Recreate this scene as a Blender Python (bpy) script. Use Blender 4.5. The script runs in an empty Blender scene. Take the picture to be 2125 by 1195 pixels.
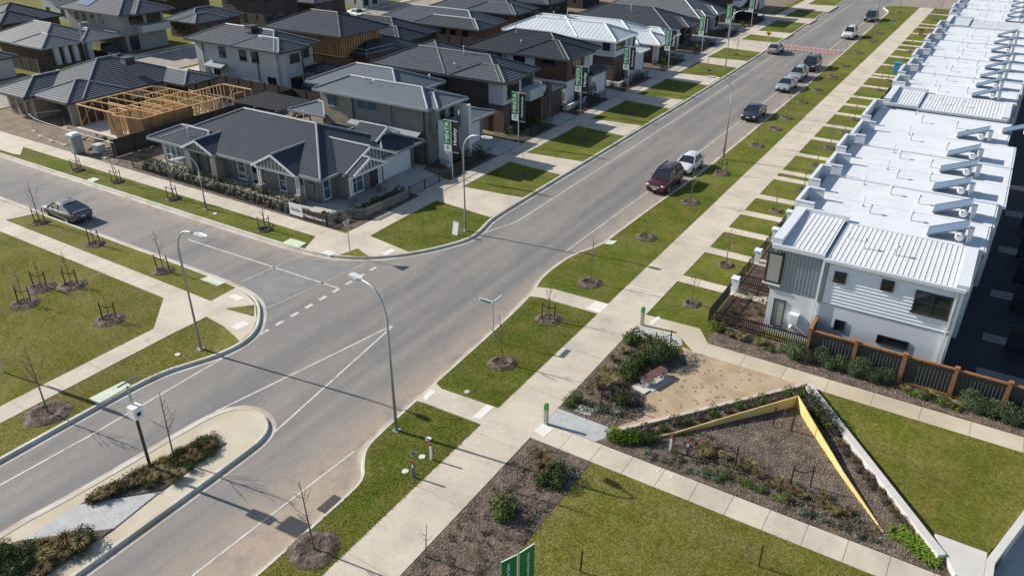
import bpy, math, random
from mathutils import Vector, Matrix, noise
R = math.radians
rnd = random.Random(11)
sc = bpy.context.scene
col = sc.collection

# ---------------------------------------------------------------- camera
F_PX, PITCH, HEAD, CAM_H = 1614.5, R(28.41), R(-32.17), 25.0
cd = bpy.data.cameras.new('camera'); cam = bpy.data.objects.new('camera', cd); col.objects.link(cam)
cd.sensor_width = 36; cd.lens = 36 * F_PX / 2125; cd.clip_start = 0.5; cd.clip_end = 3000
cam.location = (0, 0, CAM_H); cam.rotation_euler = (R(90) - PITCH, 0, -HEAD)
sc.camera = cam
# ---------------------------------------------------------------- sky and sun
SUN_EL, SUN_AZ = R(31), R(8)          # shadows fall towards +x, a little +y
w = bpy.data.worlds.new('World'); sc.world = w; w.use_nodes = True
nt = w.node_tree; bg = nt.nodes['Background']
sky = nt.nodes.new('ShaderNodeTexSky'); sky.sky_type = 'NISHITA'; sky.sun_disc = False
sky.sun_elevation = SUN_EL; sky.sun_rotation = R(262); sky.air_density = 1.0; sky.dust_density = 0.6; sky.ozone_density = 1.0
nt.links.new(sky.outputs[0], bg.inputs[0]); bg.inputs[1].default_value = 0.085
sl = bpy.data.lights.new('sun', 'SUN'); so = bpy.data.objects.new('sun', sl); col.objects.link(so)
sl.energy = 4.3; sl.angle = R(0.53); sl.color = (1.0, 0.94, 0.85)
so.rotation_euler = Vector((math.cos(SUN_AZ) * math.cos(SUN_EL), math.sin(SUN_AZ) * math.cos(SUN_EL), -math.sin(SUN_EL))).to_track_quat('-Z', 'Y').to_euler()
so.location = (-60, -10, 60)
vs = sc.view_settings
vs.view_transform = 'Standard'; vs.look = 'None'; vs.gamma = 1; vs.use_curve_mapping = False; vs.exposure = 0.74

# ---------------------------------------------------------------- survey helper: a photo point on a level plane -> metres
_f = Vector((math.sin(HEAD) * math.cos(PITCH), math.cos(HEAD) * math.cos(PITCH), -math.sin(PITCH)))
_r = Vector((math.cos(HEAD), -math.sin(HEAD), 0)); _u = _r.cross(_f)
def G(u, v, z=0.0):
    d = _f + _r * ((u - 1062.5) / F_PX) - _u * ((v - 597.5) / F_PX)
    t = (CAM_H - z) / -d.z
    return (d.x * t, d.y * t)

# ---------------------------------------------------------------- materials
M = {}
def nodes(name):
    m = bpy.data.materials.new(name); m.use_nodes = True
    t = m.node_tree; return m, t, t.nodes['Principled BSDF']
def mat(name, c, rough=0.7, metal=0.0, var=0.12, scale=3.0, fine=0.0, fscale=60.0, bump=0.0, bscale=80.0, spec=None, coat=0.0, c2=None, c2scale=0.6, c2lo=0.45, c2hi=0.65, alpha=None, ov=0.0):
    m, t, p = nodes(name); N, L = t.nodes, t.links
    p.inputs['Roughness'].default_value = rough; p.inputs['Metallic'].default_value = metal
    if spec is not None: p.inputs['Specular IOR Level'].default_value = spec
    if coat: p.inputs['Coat Weight'].default_value = coat; p.inputs['Coat Roughness'].default_value = 0.05
    tc = N.new('ShaderNodeNewGeometry')
    def ns(s, det=4):
        n = N.new('ShaderNodeTexNoise'); n.inputs['Scale'].default_value = s; n.inputs['Detail'].default_value = det
        L.new(tc.outputs['Position'], n.inputs['Vector']); return n
    colr = N.new('ShaderNodeRGB'); colr.outputs[0].default_value = (*c, 1); out = colr.outputs[0]
    if c2:
        n = ns(c2scale, 5); r = N.new('ShaderNodeMapRange'); r.inputs[1].default_value = c2lo; r.inputs[2].default_value = c2hi
        L.new(n.outputs['Fac'], r.inputs[0])
        mx = N.new('ShaderNodeMix'); mx.data_type = 'RGBA'; mx.inputs[7].default_value = (*c2, 1)
        L.new(r.outputs[0], mx.inputs[0]); L.new(out, mx.inputs[6]); out = mx.outputs[2]
    for a, s, d in ((var, scale, 5), (fine, fscale, 3)):
        if a:
            n = ns(s, d); r = N.new('ShaderNodeMapRange'); r.inputs[1].default_value = 0.3; r.inputs[2].default_value = 0.7
            r.inputs[3].default_value = 1 - a; r.inputs[4].default_value = 1 + a
            L.new(n.outputs['Fac'], r.inputs[0])
            mx = N.new('ShaderNodeVectorMath'); mx.operation = 'SCALE'
            L.new(out, mx.inputs[0]); L.new(r.outputs[0], mx.inputs['Scale']); out = mx.outputs[0]
    if ov:
        oi = N.new('ShaderNodeObjectInfo'); r = N.new('ShaderNodeMapRange'); r.inputs[3].default_value = 1 - ov; r.inputs[4].default_value = 1 + ov; L.new(oi.outputs['Random'], r.inputs[0])
        mx = N.new('ShaderNodeVectorMath'); mx.operation = 'SCALE'; L.new(out, mx.inputs[0]); L.new(r.outputs[0], mx.inputs['Scale']); out = mx.outputs[0]
    L.new(out, p.inputs['Base Color'])
    if bump:
        n = ns(bscale, 6); b = N.new('ShaderNodeBump'); b.inputs['Strength'].default_value = bump; b.inputs['Distance'].default_value = 0.05
        L.new(n.outputs['Fac'], b.inputs['Height']); L.new(b.outputs[0], p.inputs['Normal'])
    if alpha is not None: p.inputs['Alpha'].default_value = alpha
    M[name] = m; return m
def brick(name, c1, c2, mortar, bw=0.24, bh=0.086):
    m, t, p = nodes(name); N, L = t.nodes, t.links
    g = N.new('ShaderNodeNewGeometry'); s = N.new('ShaderNodeSeparateXYZ'); L.new(g.outputs['Position'], s.inputs[0])
    a = N.new('ShaderNodeMath'); L.new(s.outputs[0], a.inputs[0]); L.new(s.outputs[1], a.inputs[1])
    cb = N.new('ShaderNodeCombineXYZ'); L.new(a.outputs[0], cb.inputs[0]); L.new(s.outputs[2], cb.inputs[1])
    b = N.new('ShaderNodeTexBrick'); L.new(cb.outputs[0], b.inputs['Vector'])
    b.inputs['Color1'].default_value = (*c1, 1); b.inputs['Color2'].default_value = (*c2, 1); b.inputs['Mortar'].default_value = (*mortar, 1)
    b.inputs['Scale'].default_value = 1.0; b.inputs['Brick Width'].default_value = bw; b.inputs['Row Height'].default_value = bh; b.inputs['Mortar Size'].default_value = 0.006
    n = N.new('ShaderNodeTexNoise'); n.inputs['Scale'].default_value = 1.2; n.inputs['Detail'].default_value = 4; L.new(g.outputs['Position'], n.inputs['Vector'])
    r = N.new('ShaderNodeMapRange'); r.inputs[1].default_value = .3; r.inputs[2].default_value = .7; r.inputs[3].default_value = .82; r.inputs[4].default_value = 1.15
    L.new(n.outputs['Fac'], r.inputs[0]); mx = N.new('ShaderNodeVectorMath'); mx.operation = 'SCALE'
    L.new(b.outputs['Color'], mx.inputs[0]); L.new(r.outputs[0], mx.inputs['Scale']); L.new(mx.outputs[0], p.inputs['Base Color'])
    p.inputs['Roughness'].default_value = .85; M[name] = m
def grass_mat(name, g1, g2, dry, dry_lo=.5, dry_hi=.72):
    m, t, p = nodes(name); N, L = t.nodes, t.links
    g = N.new('ShaderNodeNewGeometry')
    def ns(s, det, rough=.6):
        n = N.new('ShaderNodeTexNoise'); n.inputs['Scale'].default_value = s; n.inputs['Detail'].default_value = det; n.inputs['Roughness'].default_value = rough
        L.new(g.outputs['Position'], n.inputs['Vector']); return n.outputs['Fac']
    def mixc(fac, lo, hi, a, b):
        r = N.new('ShaderNodeMapRange'); r.inputs[1].default_value = lo; r.inputs[2].default_value = hi; L.new(fac, r.inputs[0])
        mx = N.new('ShaderNodeMix'); mx.data_type = 'RGBA'; L.new(r.outputs[0], mx.inputs[0])
        for s_, i in ((a, 6), (b, 7)):
            if isinstance(s_, tuple): mx.inputs[i].default_value = (*s_, 1)
            else: L.new(s_, mx.inputs[i])
        return mx.outputs[2]
    def scl(c_, f, lo, hi):
        d = N.new('ShaderNodeMapRange'); d.inputs[1].default_value = .38; d.inputs[2].default_value = .62; d.inputs[3].default_value = lo; d.inputs[4].default_value = hi
        L.new(f, d.inputs[0]); mx = N.new('ShaderNodeVectorMath'); mx.operation = 'SCALE'; L.new(c_, mx.inputs[0]); L.new(d.outputs[0], mx.inputs['Scale']); return mx.outputs[0]
    a = mixc(ns(.5, 5, .65), .36, .64, g1, g2)
    b = mixc(ns(.45, 7, .72), dry_lo - .03, dry_hi - .06, a, dry)
    b = mixc(ns(2.6, 5, .7), .5, .8, b, tuple(x * k for x, k in zip(dry, (1.1, 1.08, 1.0))))
    c = mixc(ns(4.5, 4, .7), .5, .85, b, tuple(x * .6 for x in g2)); c = mixc(ns(.33, 8, .75), .62, .74, c, (.19, .15, .075))
    c = scl(c, ns(7, 3, .7), .82, 1.22); c = scl(c, ns(17, 2), .86, 1.16); c = scl(c, ns(.13, 3), .88, 1.12)
    L.new(c, p.inputs['Base Color']); p.inputs['Roughness'].default_value = .95; p.inputs['Specular IOR Level'].default_value = .08
    bp = N.new('ShaderNodeBump'); bp.inputs['Strength'].default_value = .8; bp.inputs['Distance'].default_value = .05
    L.new(ns(11, 5, .75), bp.inputs['Height']); L.new(bp.outputs[0], p.inputs['Normal']); M[name] = m
grass_mat('grass', (.104, .126, .017), (.069, .100, .011), (.170, .146, .046), .48, .76)
grass_mat('grass_dry', (.132, .132, .020), (.096, .109, .015), (.185, .156, .055), .43, .74)
grass_mat('grass_lush', (.116, .128, .018), (.079, .106, .012), (.18, .150, .047), .46, .74)

def road_mat():
    m, t, p = nodes('asphalt'); N, L = t.nodes, t.links
    g = N.new('ShaderNodeNewGeometry')
    def ns(s, det, vec=None, rough=.55):
        n = N.new('ShaderNodeTexNoise'); n.inputs['Scale'].default_value = s; n.inputs['Detail'].default_value = det; n.inputs['Roughness'].default_value = rough
        L.new(vec or g.outputs['Position'], n.inputs['Vector']); return n.outputs['Fac']
    def rng(f, a, b, c, d, clamp=True):
        r = N.new('ShaderNodeMapRange'); r.clamp = clamp
        for i, v in enumerate((a, b, c, d)): r.inputs[1 + i].default_value = v
        L.new(f, r.inputs[0]); return r.outputs[0]
    def mul(a, b):
        x = N.new('ShaderNodeMath'); x.operation = 'MULTIPLY'
        for i, s_ in enumerate((a, b)):
            if isinstance(s_, float): x.inputs[i].default_value = s_
            else: L.new(s_, x.inputs[i])
        return x.outputs[0]
    def mixc(f, a, b):
        mx = N.new('ShaderNodeMix'); mx.data_type = 'RGBA'; L.new(f, mx.inputs[0])
        for s_, i in ((a, 6), (b, 7)):
            if isinstance(s_, tuple): mx.inputs[i].default_value = (*s_, 1)
            else: L.new(s_, mx.inputs[i])
        return mx.outputs[2]
    sp = N.new('ShaderNodeSeparateXYZ'); L.new(g.outputs['Position'], sp.inputs[0])
    mp = N.new('ShaderNodeMapping'); mp.inputs['Scale'].default_value = (1.0, .035, 1); L.new(g.outputs['Position'], mp.inputs[0])
    streak = ns(.62, 4, mp.outputs[0])
    base = mixc(rng(ns(.16, 5), .3, .7, 0, 1), (.188, .178, .167), (.222, .208, .19))
    base = mixc(rng(streak, .36, .6, .85, 0), base, (.14, .137, .136))
    tr = None
    for c_ in (-29.35, -27.75, -26.6, -25.1):
        d_ = N.new('ShaderNodeMath'); d_.operation = 'SUBTRACT'; L.new(sp.outputs[0], d_.inputs[0]); d_.inputs[1].default_value = c_
        q_ = N.new('ShaderNodeMath'); q_.operation = 'ABSOLUTE'; L.new(d_.outputs[0], q_.inputs[0]); v_ = rng(q_.outputs[0], .12, .62, 1, 0)
        if tr is None: tr = v_
        else:
            x_ = N.new('ShaderNodeMath'); x_.operation = 'MAXIMUM'; L.new(tr, x_.inputs[0]); L.new(v_, x_.inputs[1]); tr = x_.outputs[0]
    base = mixc(mul(mul(tr, rng(sp.outputs[1], 18, 34, 0, .55)), rng(ns(.5, 4, mp.outputs[0]), .3, .6, .3, 1)), base, (.135, .132, .13))
    # clay washed along the eastern gutter and tracked over the junction
    e = rng(sp.outputs[0], -24.9, -22.2, 0, 1); e2 = rng(sp.outputs[1], 40, 90, 1, .5)
    dirt = mul(mul(e, e2), rng(ns(.8, 6, rough=.7), .34, .52, .15, 1))
    base = mixc(dirt, base, (.34, .265, .195))
    nk = mul(rng(sp.outputs[1], 33.6, 35.4, 0, .9), mul(rng(sp.outputs[0], -36, -39, 0, 1), rng(ns(.9, 6, rough=.7), .38, .62, .1, 1))); base = mixc(nk, base, (.36, .29, .225))
    mq = N.new('ShaderNodeMapping'); mq.inputs['Scale'].default_value = (1, .3, 1); L.new(g.outputs['Position'], mq.inputs[0]); j = rng(ns(.3, 8, mq.outputs[0], .75), .46, .7, 0, .6)
    base = mixc(j, base, (.275, .24, .20))
    f = mul(rng(ns(55, 3), .3, .7, .84, 1.16), rng(ns(8, 3, rough=.7), .35, .65, .93, 1.07))
    sc_ = N.new('ShaderNodeVectorMath'); sc_.operation = 'SCALE'; L.new(base, sc_.inputs[0]); L.new(f, sc_.inputs['Scale'])
    L.new(sc_.outputs[0], p.inputs['Base Color']); p.inputs['Roughness'].default_value = .82; p.inputs['Specular IOR Level'].default_value = .3
    bp = N.new('ShaderNodeBump'); bp.inputs['Strength'].default_value = .25; bp.inputs['Distance'].default_value = .01
    L.new(ns(120, 2), bp.inputs['Height']); L.new(bp.outputs[0], p.inputs['Normal']); M['asphalt'] = m
road_mat()
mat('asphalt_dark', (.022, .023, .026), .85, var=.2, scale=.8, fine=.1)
mat('soil', (.17, .125, .085), .95, var=.3, scale=.7, fine=.25, fscale=14, bump=.8, bscale=5)
mat('concrete', (.475, .42, .335), .85, var=.07, scale=.45, fine=.06, fscale=3.5, bump=.1, c2=(.41, .36, .29), c2scale=.5, ov=0.055)
mat('concrete_joint', (.26, .23, .19), .9, var=.1)
mat('concrete_grey', (.42, .40, .36), .85, var=.1, scale=.6, fine=.06, fscale=30, ov=0.06)
mat('concrete_tan', (.42, .355, .255), .88, var=.1, scale=.5, fine=.1, fscale=40, c2=(.47, .42, .32), c2scale=.3, ov=0.05)
mat('kerb', (.50, .48, .42), .85, var=.12, scale=1.2, fine=.08, fscale=30, c2=(.42, .37, .29), c2scale=.5)
mat('channel', (.44, .41, .36), .85, var=.14, scale=.7, fine=.08, c2=(.36, .29, .22), c2scale=.5)
mat('line_white', (.50, .475, .435), .7, var=.12, scale=2.5, c2=(.30, .285, .26), c2scale=1.8, c2lo=.48, c2hi=.72)
mat('tactile', (.62, .60, .55), .8, var=.06)
mat('red_paving', (.27, .15, .135), .85, var=.2, scale=2)
mat('paver_thresh', (.185, .18, .176), .85, var=.14, scale=.8, fine=.12, fscale=9)
mat('band', (.25, .24, .22), .85, var=.15, scale=1.5)
mat('paver_grey', (.37, .375, .37), .85, var=.1, scale=2, fine=.15, fscale=14, ov=0.03)
mat('pit_lid', (.50, .55, .42), .85, var=.08)
mat('mulch', (.115, .087, .064), .95, var=.45, scale=1.6, fine=.4, fscale=11, bump=.7, bscale=9, c2=(.075, .056, .042), c2scale=1.1)
mat('mulch_chip', (.26, .21, .165), .9, var=.45, scale=9)
mat('mulch_red', (.085, .054, .038), .95, var=.3, scale=3, fine=.4, fscale=24, bump=1.0, bscale=22)
mat('gravel', (.385, .285, .185), .95, var=.14, scale=.8, fine=.16, fscale=12, bump=.4, bscale=40, c2=(.33, .245, .155), c2scale=.7)
mat('galv', (.40, .43, .44), .5, .55, var=.06, scale=3)
mat('galv_light', (.55, .57, .57), .45, .4, var=.05)
mat('grate', (.085, .07, .058), .7, .2, var=.2, scale=6)
mat('gutter_clay', (.33, .27, .205), .9, var=.18, scale=.9, fine=.1, fscale=8, c2=(.41, .37, .31), c2scale=.5)
mat('steel_dark', (.045, .045, .05), .5, .3, var=.1)
mat('black', (.018, .018, .02), .6, var=.1)
mat('stake', (.035, .024, .018), .85, var=.2)
mat('bark', (.14, .11, .085), .9, var=.2, scale=10)
mat('twig', (.20, .155, .115), .9, var=.2, scale=10)
mat('white_paint', (.72, .73, .73), .55, var=.04)
mat('white_roof', (.61, .63, .64), .6, var=.05, scale=.35, fine=.04, fscale=4, c2=(.54, .55, .555), c2scale=.7, c2lo=.5, c2hi=.8, ov=0.03)
mat('white_wall', (.60, .62, .64), .75, var=.05, scale=.6)
mat('capping', (.58, .60, .63), .55, var=.04)
mat('blue_metal', (.30, .36, .40), .5, .25, var=.06, scale=1)
mat('weatherboard', (.66, .70, .73), .6, var=.04, ov=0.03)
mat('glass', (.018, .024, .03), .06, 0, var=0, spec=.8)
mat('glass_blue', (.06, .10, .14), .08, 0, var=.25, scale=.8, spec=.9)
mat('blind', (.30, .29, .27), .6, var=.08, scale=2)
mat('solar', (.10, .14, .21), .25, .1, var=.08, spec=.8)
mat('tank', (.68, .69, .70), .35, .2, var=.04)
mat('orange_timber', (.27, .115, .038), .8, var=.2, scale=4, fine=.1)
mat('corrugated_dark', (.05, .053, .055), .55, .2, var=.08)
mat('yellow_steel', (.66, .48, .18), .6, var=.1, scale=1.2, c2=(.60, .42, .15), c2scale=.8, ov=0.04)
mat('cream_stone', (.46, .41, .33), .8, var=.07, scale=1, ov=0.06)
mat('white_stone', (.51, .49, .455), .8, var=.06, scale=1, ov=0.04)
mat('wood_bench', (.13, .065, .045), .6, var=.2, scale=6)
mat('pine', (.56, .36, .16), .8, var=.18, scale=2.5, fine=.08, fscale=20, ov=0.2)
mat('ply', (.27, .145, .065), .8, var=.25, scale=1.2, fine=.12, fscale=16, ov=0.28)
mat('timber_fence', (.045, .038, .034), .9, var=.2, scale=2, fine=.12, ov=0.15)
mat('timber_post', (.22, .155, .085), .85, var=.15)
mat('roof_slate', (.062, .068, .078), .55, var=.1, scale=1.2, fine=.1, fscale=9, spec=.5, ov=.25)
mat('roof_black', (.035, .037, .042), .5, var=.1, scale=1.2, fine=.1, fscale=9, spec=.5, ov=.25)
mat('roof_grey', (.13, .135, .14), .6, var=.08, scale=1.2, fine=.08, fscale=9)
mat('roof_charcoal', (.050, .059, .072), .7, .0, var=.06, scale=1, spec=.12)
mat('roof_zinc', (.115, .14, .155), .6, .1, var=.06, scale=1, spec=.3)
mat('roof_white', (.50, .54, .55), .5, .1, var=.05, scale=1)
mat('cap_light', (.25, .27, .285), .5, .2, var=.06)
mat('trim_white', (.66, .67, .68), .6, var=.03)
mat('gutter_dark', (.055, .06, .066), .5, .2, var=.05)
mat('gutter_grey', (.25, .27, .28), .5, .2, var=.05)
brick('brick_brown', (.105, .065, .048), (.075, .048, .038), (.12, .10, .09))
brick('brick_dark', (.055, .045, .042), (.04, .034, .033), (.06, .055, .05))
brick('brick_tan', (.30, .245, .19), (.25, .205, .16), (.28, .25, .21))
brick('brick_orange', (.20, .10, .06), (.155, .075, .048), (.17, .14, .11))
brick('block_grey', (.22, .205, .185), (.19, .18, .165), (.2, .19, .175), .39, .19)
mat('render_grey', (.25, .245, .235), .85, var=.07, scale=1)
mat('render_taupe', (.195, .18, .165), .85, var=.07, scale=1)
mat('render_white', (.55, .56, .565), .8, var=.05, scale=1)
mat('render_pale', (.42, .42, .42), .8, var=.06, scale=1)
mat('timber_clad', (.09, .045, .03), .7, var=.25, scale=5)
mat('garage_white', (.60, .63, .66), .6, var=.03)
mat('door_dark', (.04, .035, .035), .5, var=.1)
mat('rock', (.095, .085, .072), .95, var=.35, scale=2.5, fine=.2, fscale=12, bump=.6, bscale=8, ov=0.35)
mat('leaf_dark', (.055, .078, .026), .8, spec=.08, var=.4, scale=7)
mat('leaf_mid', (.088, .118, .034), .8, spec=.08, var=.4, scale=7)
mat('leaf_bright', (.115, .175, .022), .8, spec=.08, var=.35, scale=7)
mat('leaf_grey', (.155, .17, .13), .85, spec=.08, var=.35, scale=7)
mat('leaf_brown', (.145, .105, .055), .85, spec=.08, var=.4, scale=7)
mat('leaf_purple', (.078, .066, .060), .85, spec=.08, var=.4, scale=7)
mat('leaf_pine', (.085, .112, .058), .85, spec=.08, var=.4, scale=7)
mat('leaf_straw', (.22, .19, .085), .9, spec=.08, var=.3, scale=7)
mat('turf', (.112, .132, .017), .95, var=.14, scale=.9, spec=.03, c2=(.168, .145, .045), c2scale=.4, c2lo=.42, c2hi=.75, fine=.2, fscale=20)
mat('banner_green', (.02, .20, .055), .6, var=.03)
mat('banner_black', (.012, .013, .016), .5, var=.03)
mat('sign_white', (.72, .73, .74), .5, var=.02)
mat('lettering_white', (.78, .78, .78), .5, var=0)
mat('lettering_dark', (.05, .06, .06), .5, var=0)
mat('street_green', (.03, .20, .13), .4, var=0)
mat('yellow_sign', (.75, .38, .02), .5, var=0)
mat('red_cap', (.30, .04, .025), .5, var=.05)
mat('purple_post', (.10, .07, .22), .6, var=.05)
mat('green_cap', (.05, .30, .04), .5, var=.05)
mat('post_grey', (.38, .37, .32), .8, var=.08)
mat('bin_blue', (.03, .24, .48), .5, var=.05)
mat('bin_orange', (.34, .11, .035), .6, var=.1)
mat('tyre', (.015, .015, .016), .85, var=0)
mat('rim', (.42, .43, .44), .35, .7, var=0)
mat('chrome', (.6, .6, .6), .2, .8, var=0)
mat('headlight', (.62, .64, .66), .1, .2, var=0)
mat('taillight', (.30, .012, .012), .2, var=0)
mat('plate', (.6, .6, .6), .5, var=0)
for n_, c_ in (('maroon', (.085, .012, .016)), ('white', (.70, .71, .72)), ('navy', (.028, .036, .05)), ('silver', (.40, .42, .43)), ('dark', (.022, .026, .036)), ('gunmetal', (.10, .115, .13)), ('black', (.014, .015, .02))):
    mat('car_' + n_, tuple(v * .8 for v in c_), .32, .25 if n_ != 'white' else 0, var=0, coat=.7)

# ---------------------------------------------------------------- mesh builder
class MB:
    def __init__(s): s.v = []; s.f = []
    def face(s, pts):
        k = len(s.v); s.v.extend(tuple(p) for p in pts); s.f.append(tuple(range(k, k + len(pts)))); return s
    def box(s, x0, x1, y0, y1, z0, z1):
        if x0 > x1: x0, x1 = x1, x0
        if y0 > y1: y0, y1 = y1, y0
        if z0 > z1: z0, z1 = z1, z0
        k = len(s.v)
        s.v += [(x0, y0, z0), (x1, y0, z0), (x1, y1, z0), (x0, y1, z0), (x0, y0, z1), (x1, y0, z1), (x1, y1, z1), (x0, y1, z1)]
        s.f += [tuple(k + i for i in q) for q in ((0, 3, 2, 1), (4, 5, 6, 7), (0, 1, 5, 4), (1, 2, 6, 5), (2, 3, 7, 6), (3, 0, 4, 7))]
        return s
    def bar(s, p, q, wd, th):       # box-section bar from p to q
        p, q = Vector(p), Vector(q); d = (q - p).normalized()
        a = d.cross(Vector((0, 0, 1)));
        if a.length < 1e-3: a = Vector((1, 0, 0))
        a.normalize(); b = a.cross(d)
        k = len(s.v)
        for c in (p, q):
            for i, j in ((-1, -1), (1, -1), (1, 1), (-1, 1)): s.v.append(tuple(c + a * (wd / 2 * i) + b * (th / 2 * j)))
        s.f += [tuple(k + i for i in x) for x in ((0, 1, 2, 3), (7, 6, 5, 4), (0, 4, 5, 1), (1, 5, 6, 2), (2, 6, 7, 3), (3, 7, 4, 0))]
        return s
    def prism(s, poly, z0, z1):
        a = sum(poly[i][0] * poly[(i + 1) % len(poly)][1] - poly[(i + 1) % len(poly)][0] * poly[i][1] for i in range(len(poly)))
        if a < 0: poly = poly[::-1]
        n = len(poly); k = len(s.v)
        s.v += [(p[0], p[1], z0) for p in poly] + [(p[0], p[1], z1) for p in poly]
        s.f.append(tuple(k + n + i for i in range(n))); s.f.append(tuple(k + n - 1 - i for i in range(n)))
        for i in range(n):
            j = (i + 1) % n; s.f.append((k + i, k + j, k + n + j, k + n + i))
        return s
    def tube(s, pts, r, n=6, cap=True):
        rs = r if isinstance(r, (list, tuple)) else [r] * len(pts)
        P = [Vector(p) for p in pts]; k = len(s.v)
        for i, p in enumerate(P):
            d = (P[min(i + 1, len(P) - 1)] - P[max(i - 1, 0)]).normalized()
            a = d.cross(Vector((0, 0, 1)))
            if a.length < 1e-3: a = Vector((1, 0, 0))
            a.normalize(); b = d.cross(a)
            for j in range(n):
                t = 2 * math.pi * j / n; s.v.append(tuple(p + (a * math.cos(t) + b * math.sin(t)) * rs[i]))
        for i in range(len(P) - 1):
            for j in range(n):
                j2 = (j + 1) % n; s.f.append((k + i * n + j, k + i * n + j2, k + (i + 1) * n + j2, k + (i + 1) * n + j))
        if cap:
            s.f.append(tuple(k + j for j in range(n))[::-1]); e = k + (len(P) - 1) * n; s.f.append(tuple(e + j for j in range(n)))
        return s
    def blob(s, c, rx, ry, rz, seed=0, rough=.25, nu=9, nv=6):
        k = len(s.v); rows = []
        for i in range(nv + 1):
            th = math.pi * i / nv; row = []
            for j in range(nu):
                ph = 2 * math.pi * j / nu
                d = Vector((math.sin(th) * math.cos(ph), math.sin(th) * math.sin(ph), math.cos(th)))
                q = 1 + rough * noise.noise(d * 1.7 + Vector((seed * 3.7, seed, 1)))
                row.append(len(s.v)); s.v.append((c[0] + d.x * rx * q, c[1] + d.y * ry * q, c[2] + d.z * rz * q))
            rows.append(row)
        for i in range(nv):
            for j in range(nu):
                j2 = (j + 1) % nu; s.f.append((rows[i][j], rows[i + 1][j], rows[i + 1][j2], rows[i][j2]))
        return s
    def leaves(s, c, rx, ry, rz, n, size, rg, up=.3, shell=.55):
        for _ in range(n):
            while True:
                d = Vector((rg.uniform(-1, 1), rg.uniform(-1, 1), rg.uniform(-1, 1)))
                if shell < d.length <= 1 or (d.length <= 1 and rg.random() < .3): break
            q = 1 + .3 * noise.noise(d * 2.1 + Vector((c[0], c[1], 0)))
            p = Vector((c[0] + d.x * rx * q, c[1] + d.y * ry * q, c[2] + d.z * rz * q))
            if p.z < .02: p.z = .02 + rg.random() * .1
            a = Vector((rg.gauss(0, 1), rg.gauss(0, 1), rg.gauss(0, 1) + up * 2)).normalized()
            b = a.cross(Vector((rg.gauss(0, 1), rg.gauss(0, 1), rg.gauss(0, 1)))).normalized()
            l = size * rg.uniform(.7, 1.4)
            s.face([p - b * l * .35, p + a * l * .5 , p + b * l * .35, p - a * l * .5])
        return s
    def blades(s, c, r, h, n, rg, wd=.02, lean=.6):
        for _ in range(n):
            t = rg.uniform(0, 6.283); q = r * .35 * rg.random(); l = rg.uniform(.2, 1) * lean * r * 2
            p = Vector((c[0] + math.cos(t) * q, c[1] + math.sin(t) * q, c[2])); o = Vector((math.cos(t), math.sin(t), 0)); e = o.cross(Vector((0, 0, 1)))
            hh = h * rg.uniform(.6, 1.1); m_ = p + o * l * .4 + Vector((0, 0, hh * .75)); tip = p + o * l + Vector((0, 0, hh * .8))
            s.face([p - e * wd, p + e * wd, m_ + e * wd, m_ - e * wd]); s.face([m_ - e * wd, m_ + e * wd, tip])
        return s
    def mesh(s, name, off=(0, 0, 0)):
        me = bpy.data.meshes.new(name)
        me.from_pydata([(x - off[0], y - off[1], z - off[2]) for x, y, z in s.v], [], s.f); me.update(); return me

OR = {}
def obj(name, mb, m=None, parent=None, smooth=False, kind=None):
    off = OR.get(parent.name, (0, 0, 0)) if parent else (0, 0, 0)
    me = mb.mesh(name, off) if isinstance(mb, MB) else mb
    if m: me.materials.clear(); me.materials.append(M[m])
    if smooth:
        for p in me.polygons: p.use_smooth = True
    o = bpy.data.objects.new(name, me); col.objects.link(o)
    if parent: o.parent = parent; OR[o.name] = off
    if kind: o['kind'] = kind
    return o
def tag(o, label=None, cat=None, group=None, kind=None):
    if label: o['label'] = label
    if cat: o['category'] = cat
    if group: o['group'] = group
    if kind: o['kind'] = kind
    return o
def thing(name, label, cat, loc=(0, 0, 0), rz=0, group=None):
    o = bpy.data.objects.new(name, None); col.objects.link(o); o.location = loc; o.rotation_euler = (0, 0, rz); o.empty_display_size = .3
    OR[o.name] = tuple(loc) if rz == 0 else (0, 0, 0)
    return tag(o, label, cat, group)
def inst(name, me, parent, loc=(0, 0, 0), rot=(0, 0, 0), scale=(1, 1, 1)):   # world location for a shared mesh
    o = bpy.data.objects.new(name, me); col.objects.link(o)
    if parent:
        o.parent = parent; f = OR.get(parent.name, (0, 0, 0)); loc = (loc[0] - f[0], loc[1] - f[1], loc[2] - f[2])
    o.location = loc; o.rotation_euler = rot; o.scale = scale; return o
def copy_thing(src, loc, rz=0, label=None, group=None, scale=None):
    r = src.copy(); col.objects.link(r); r.location = loc; r.rotation_euler = (0, 0, rz)
    if scale: r.scale = scale
    if label: r['label'] = label
    if group: r['group'] = group
    for ch in src.children:
        c = ch.copy(); col.objects.link(c); c.parent = r
        for g_ in ch.children:
            d = g_.copy(); col.objects.link(d); d.parent = c
    return r
def struct(name, mb, m): return obj(name, mb, m, kind='structure')
ORD = ['first', 'second', 'third', 'fourth', 'fifth', 'sixth', 'seventh', 'eighth', 'ninth', 'tenth', 'eleventh', 'twelfth', 'thirteenth', 'fourteenth', 'fifteenth', 'sixteenth', 'seventeenth', 'eighteenth', 'nineteenth', 'twentieth', 'twenty-first', 'twenty-second', 'twenty-third', 'twenty-fourth']
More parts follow.
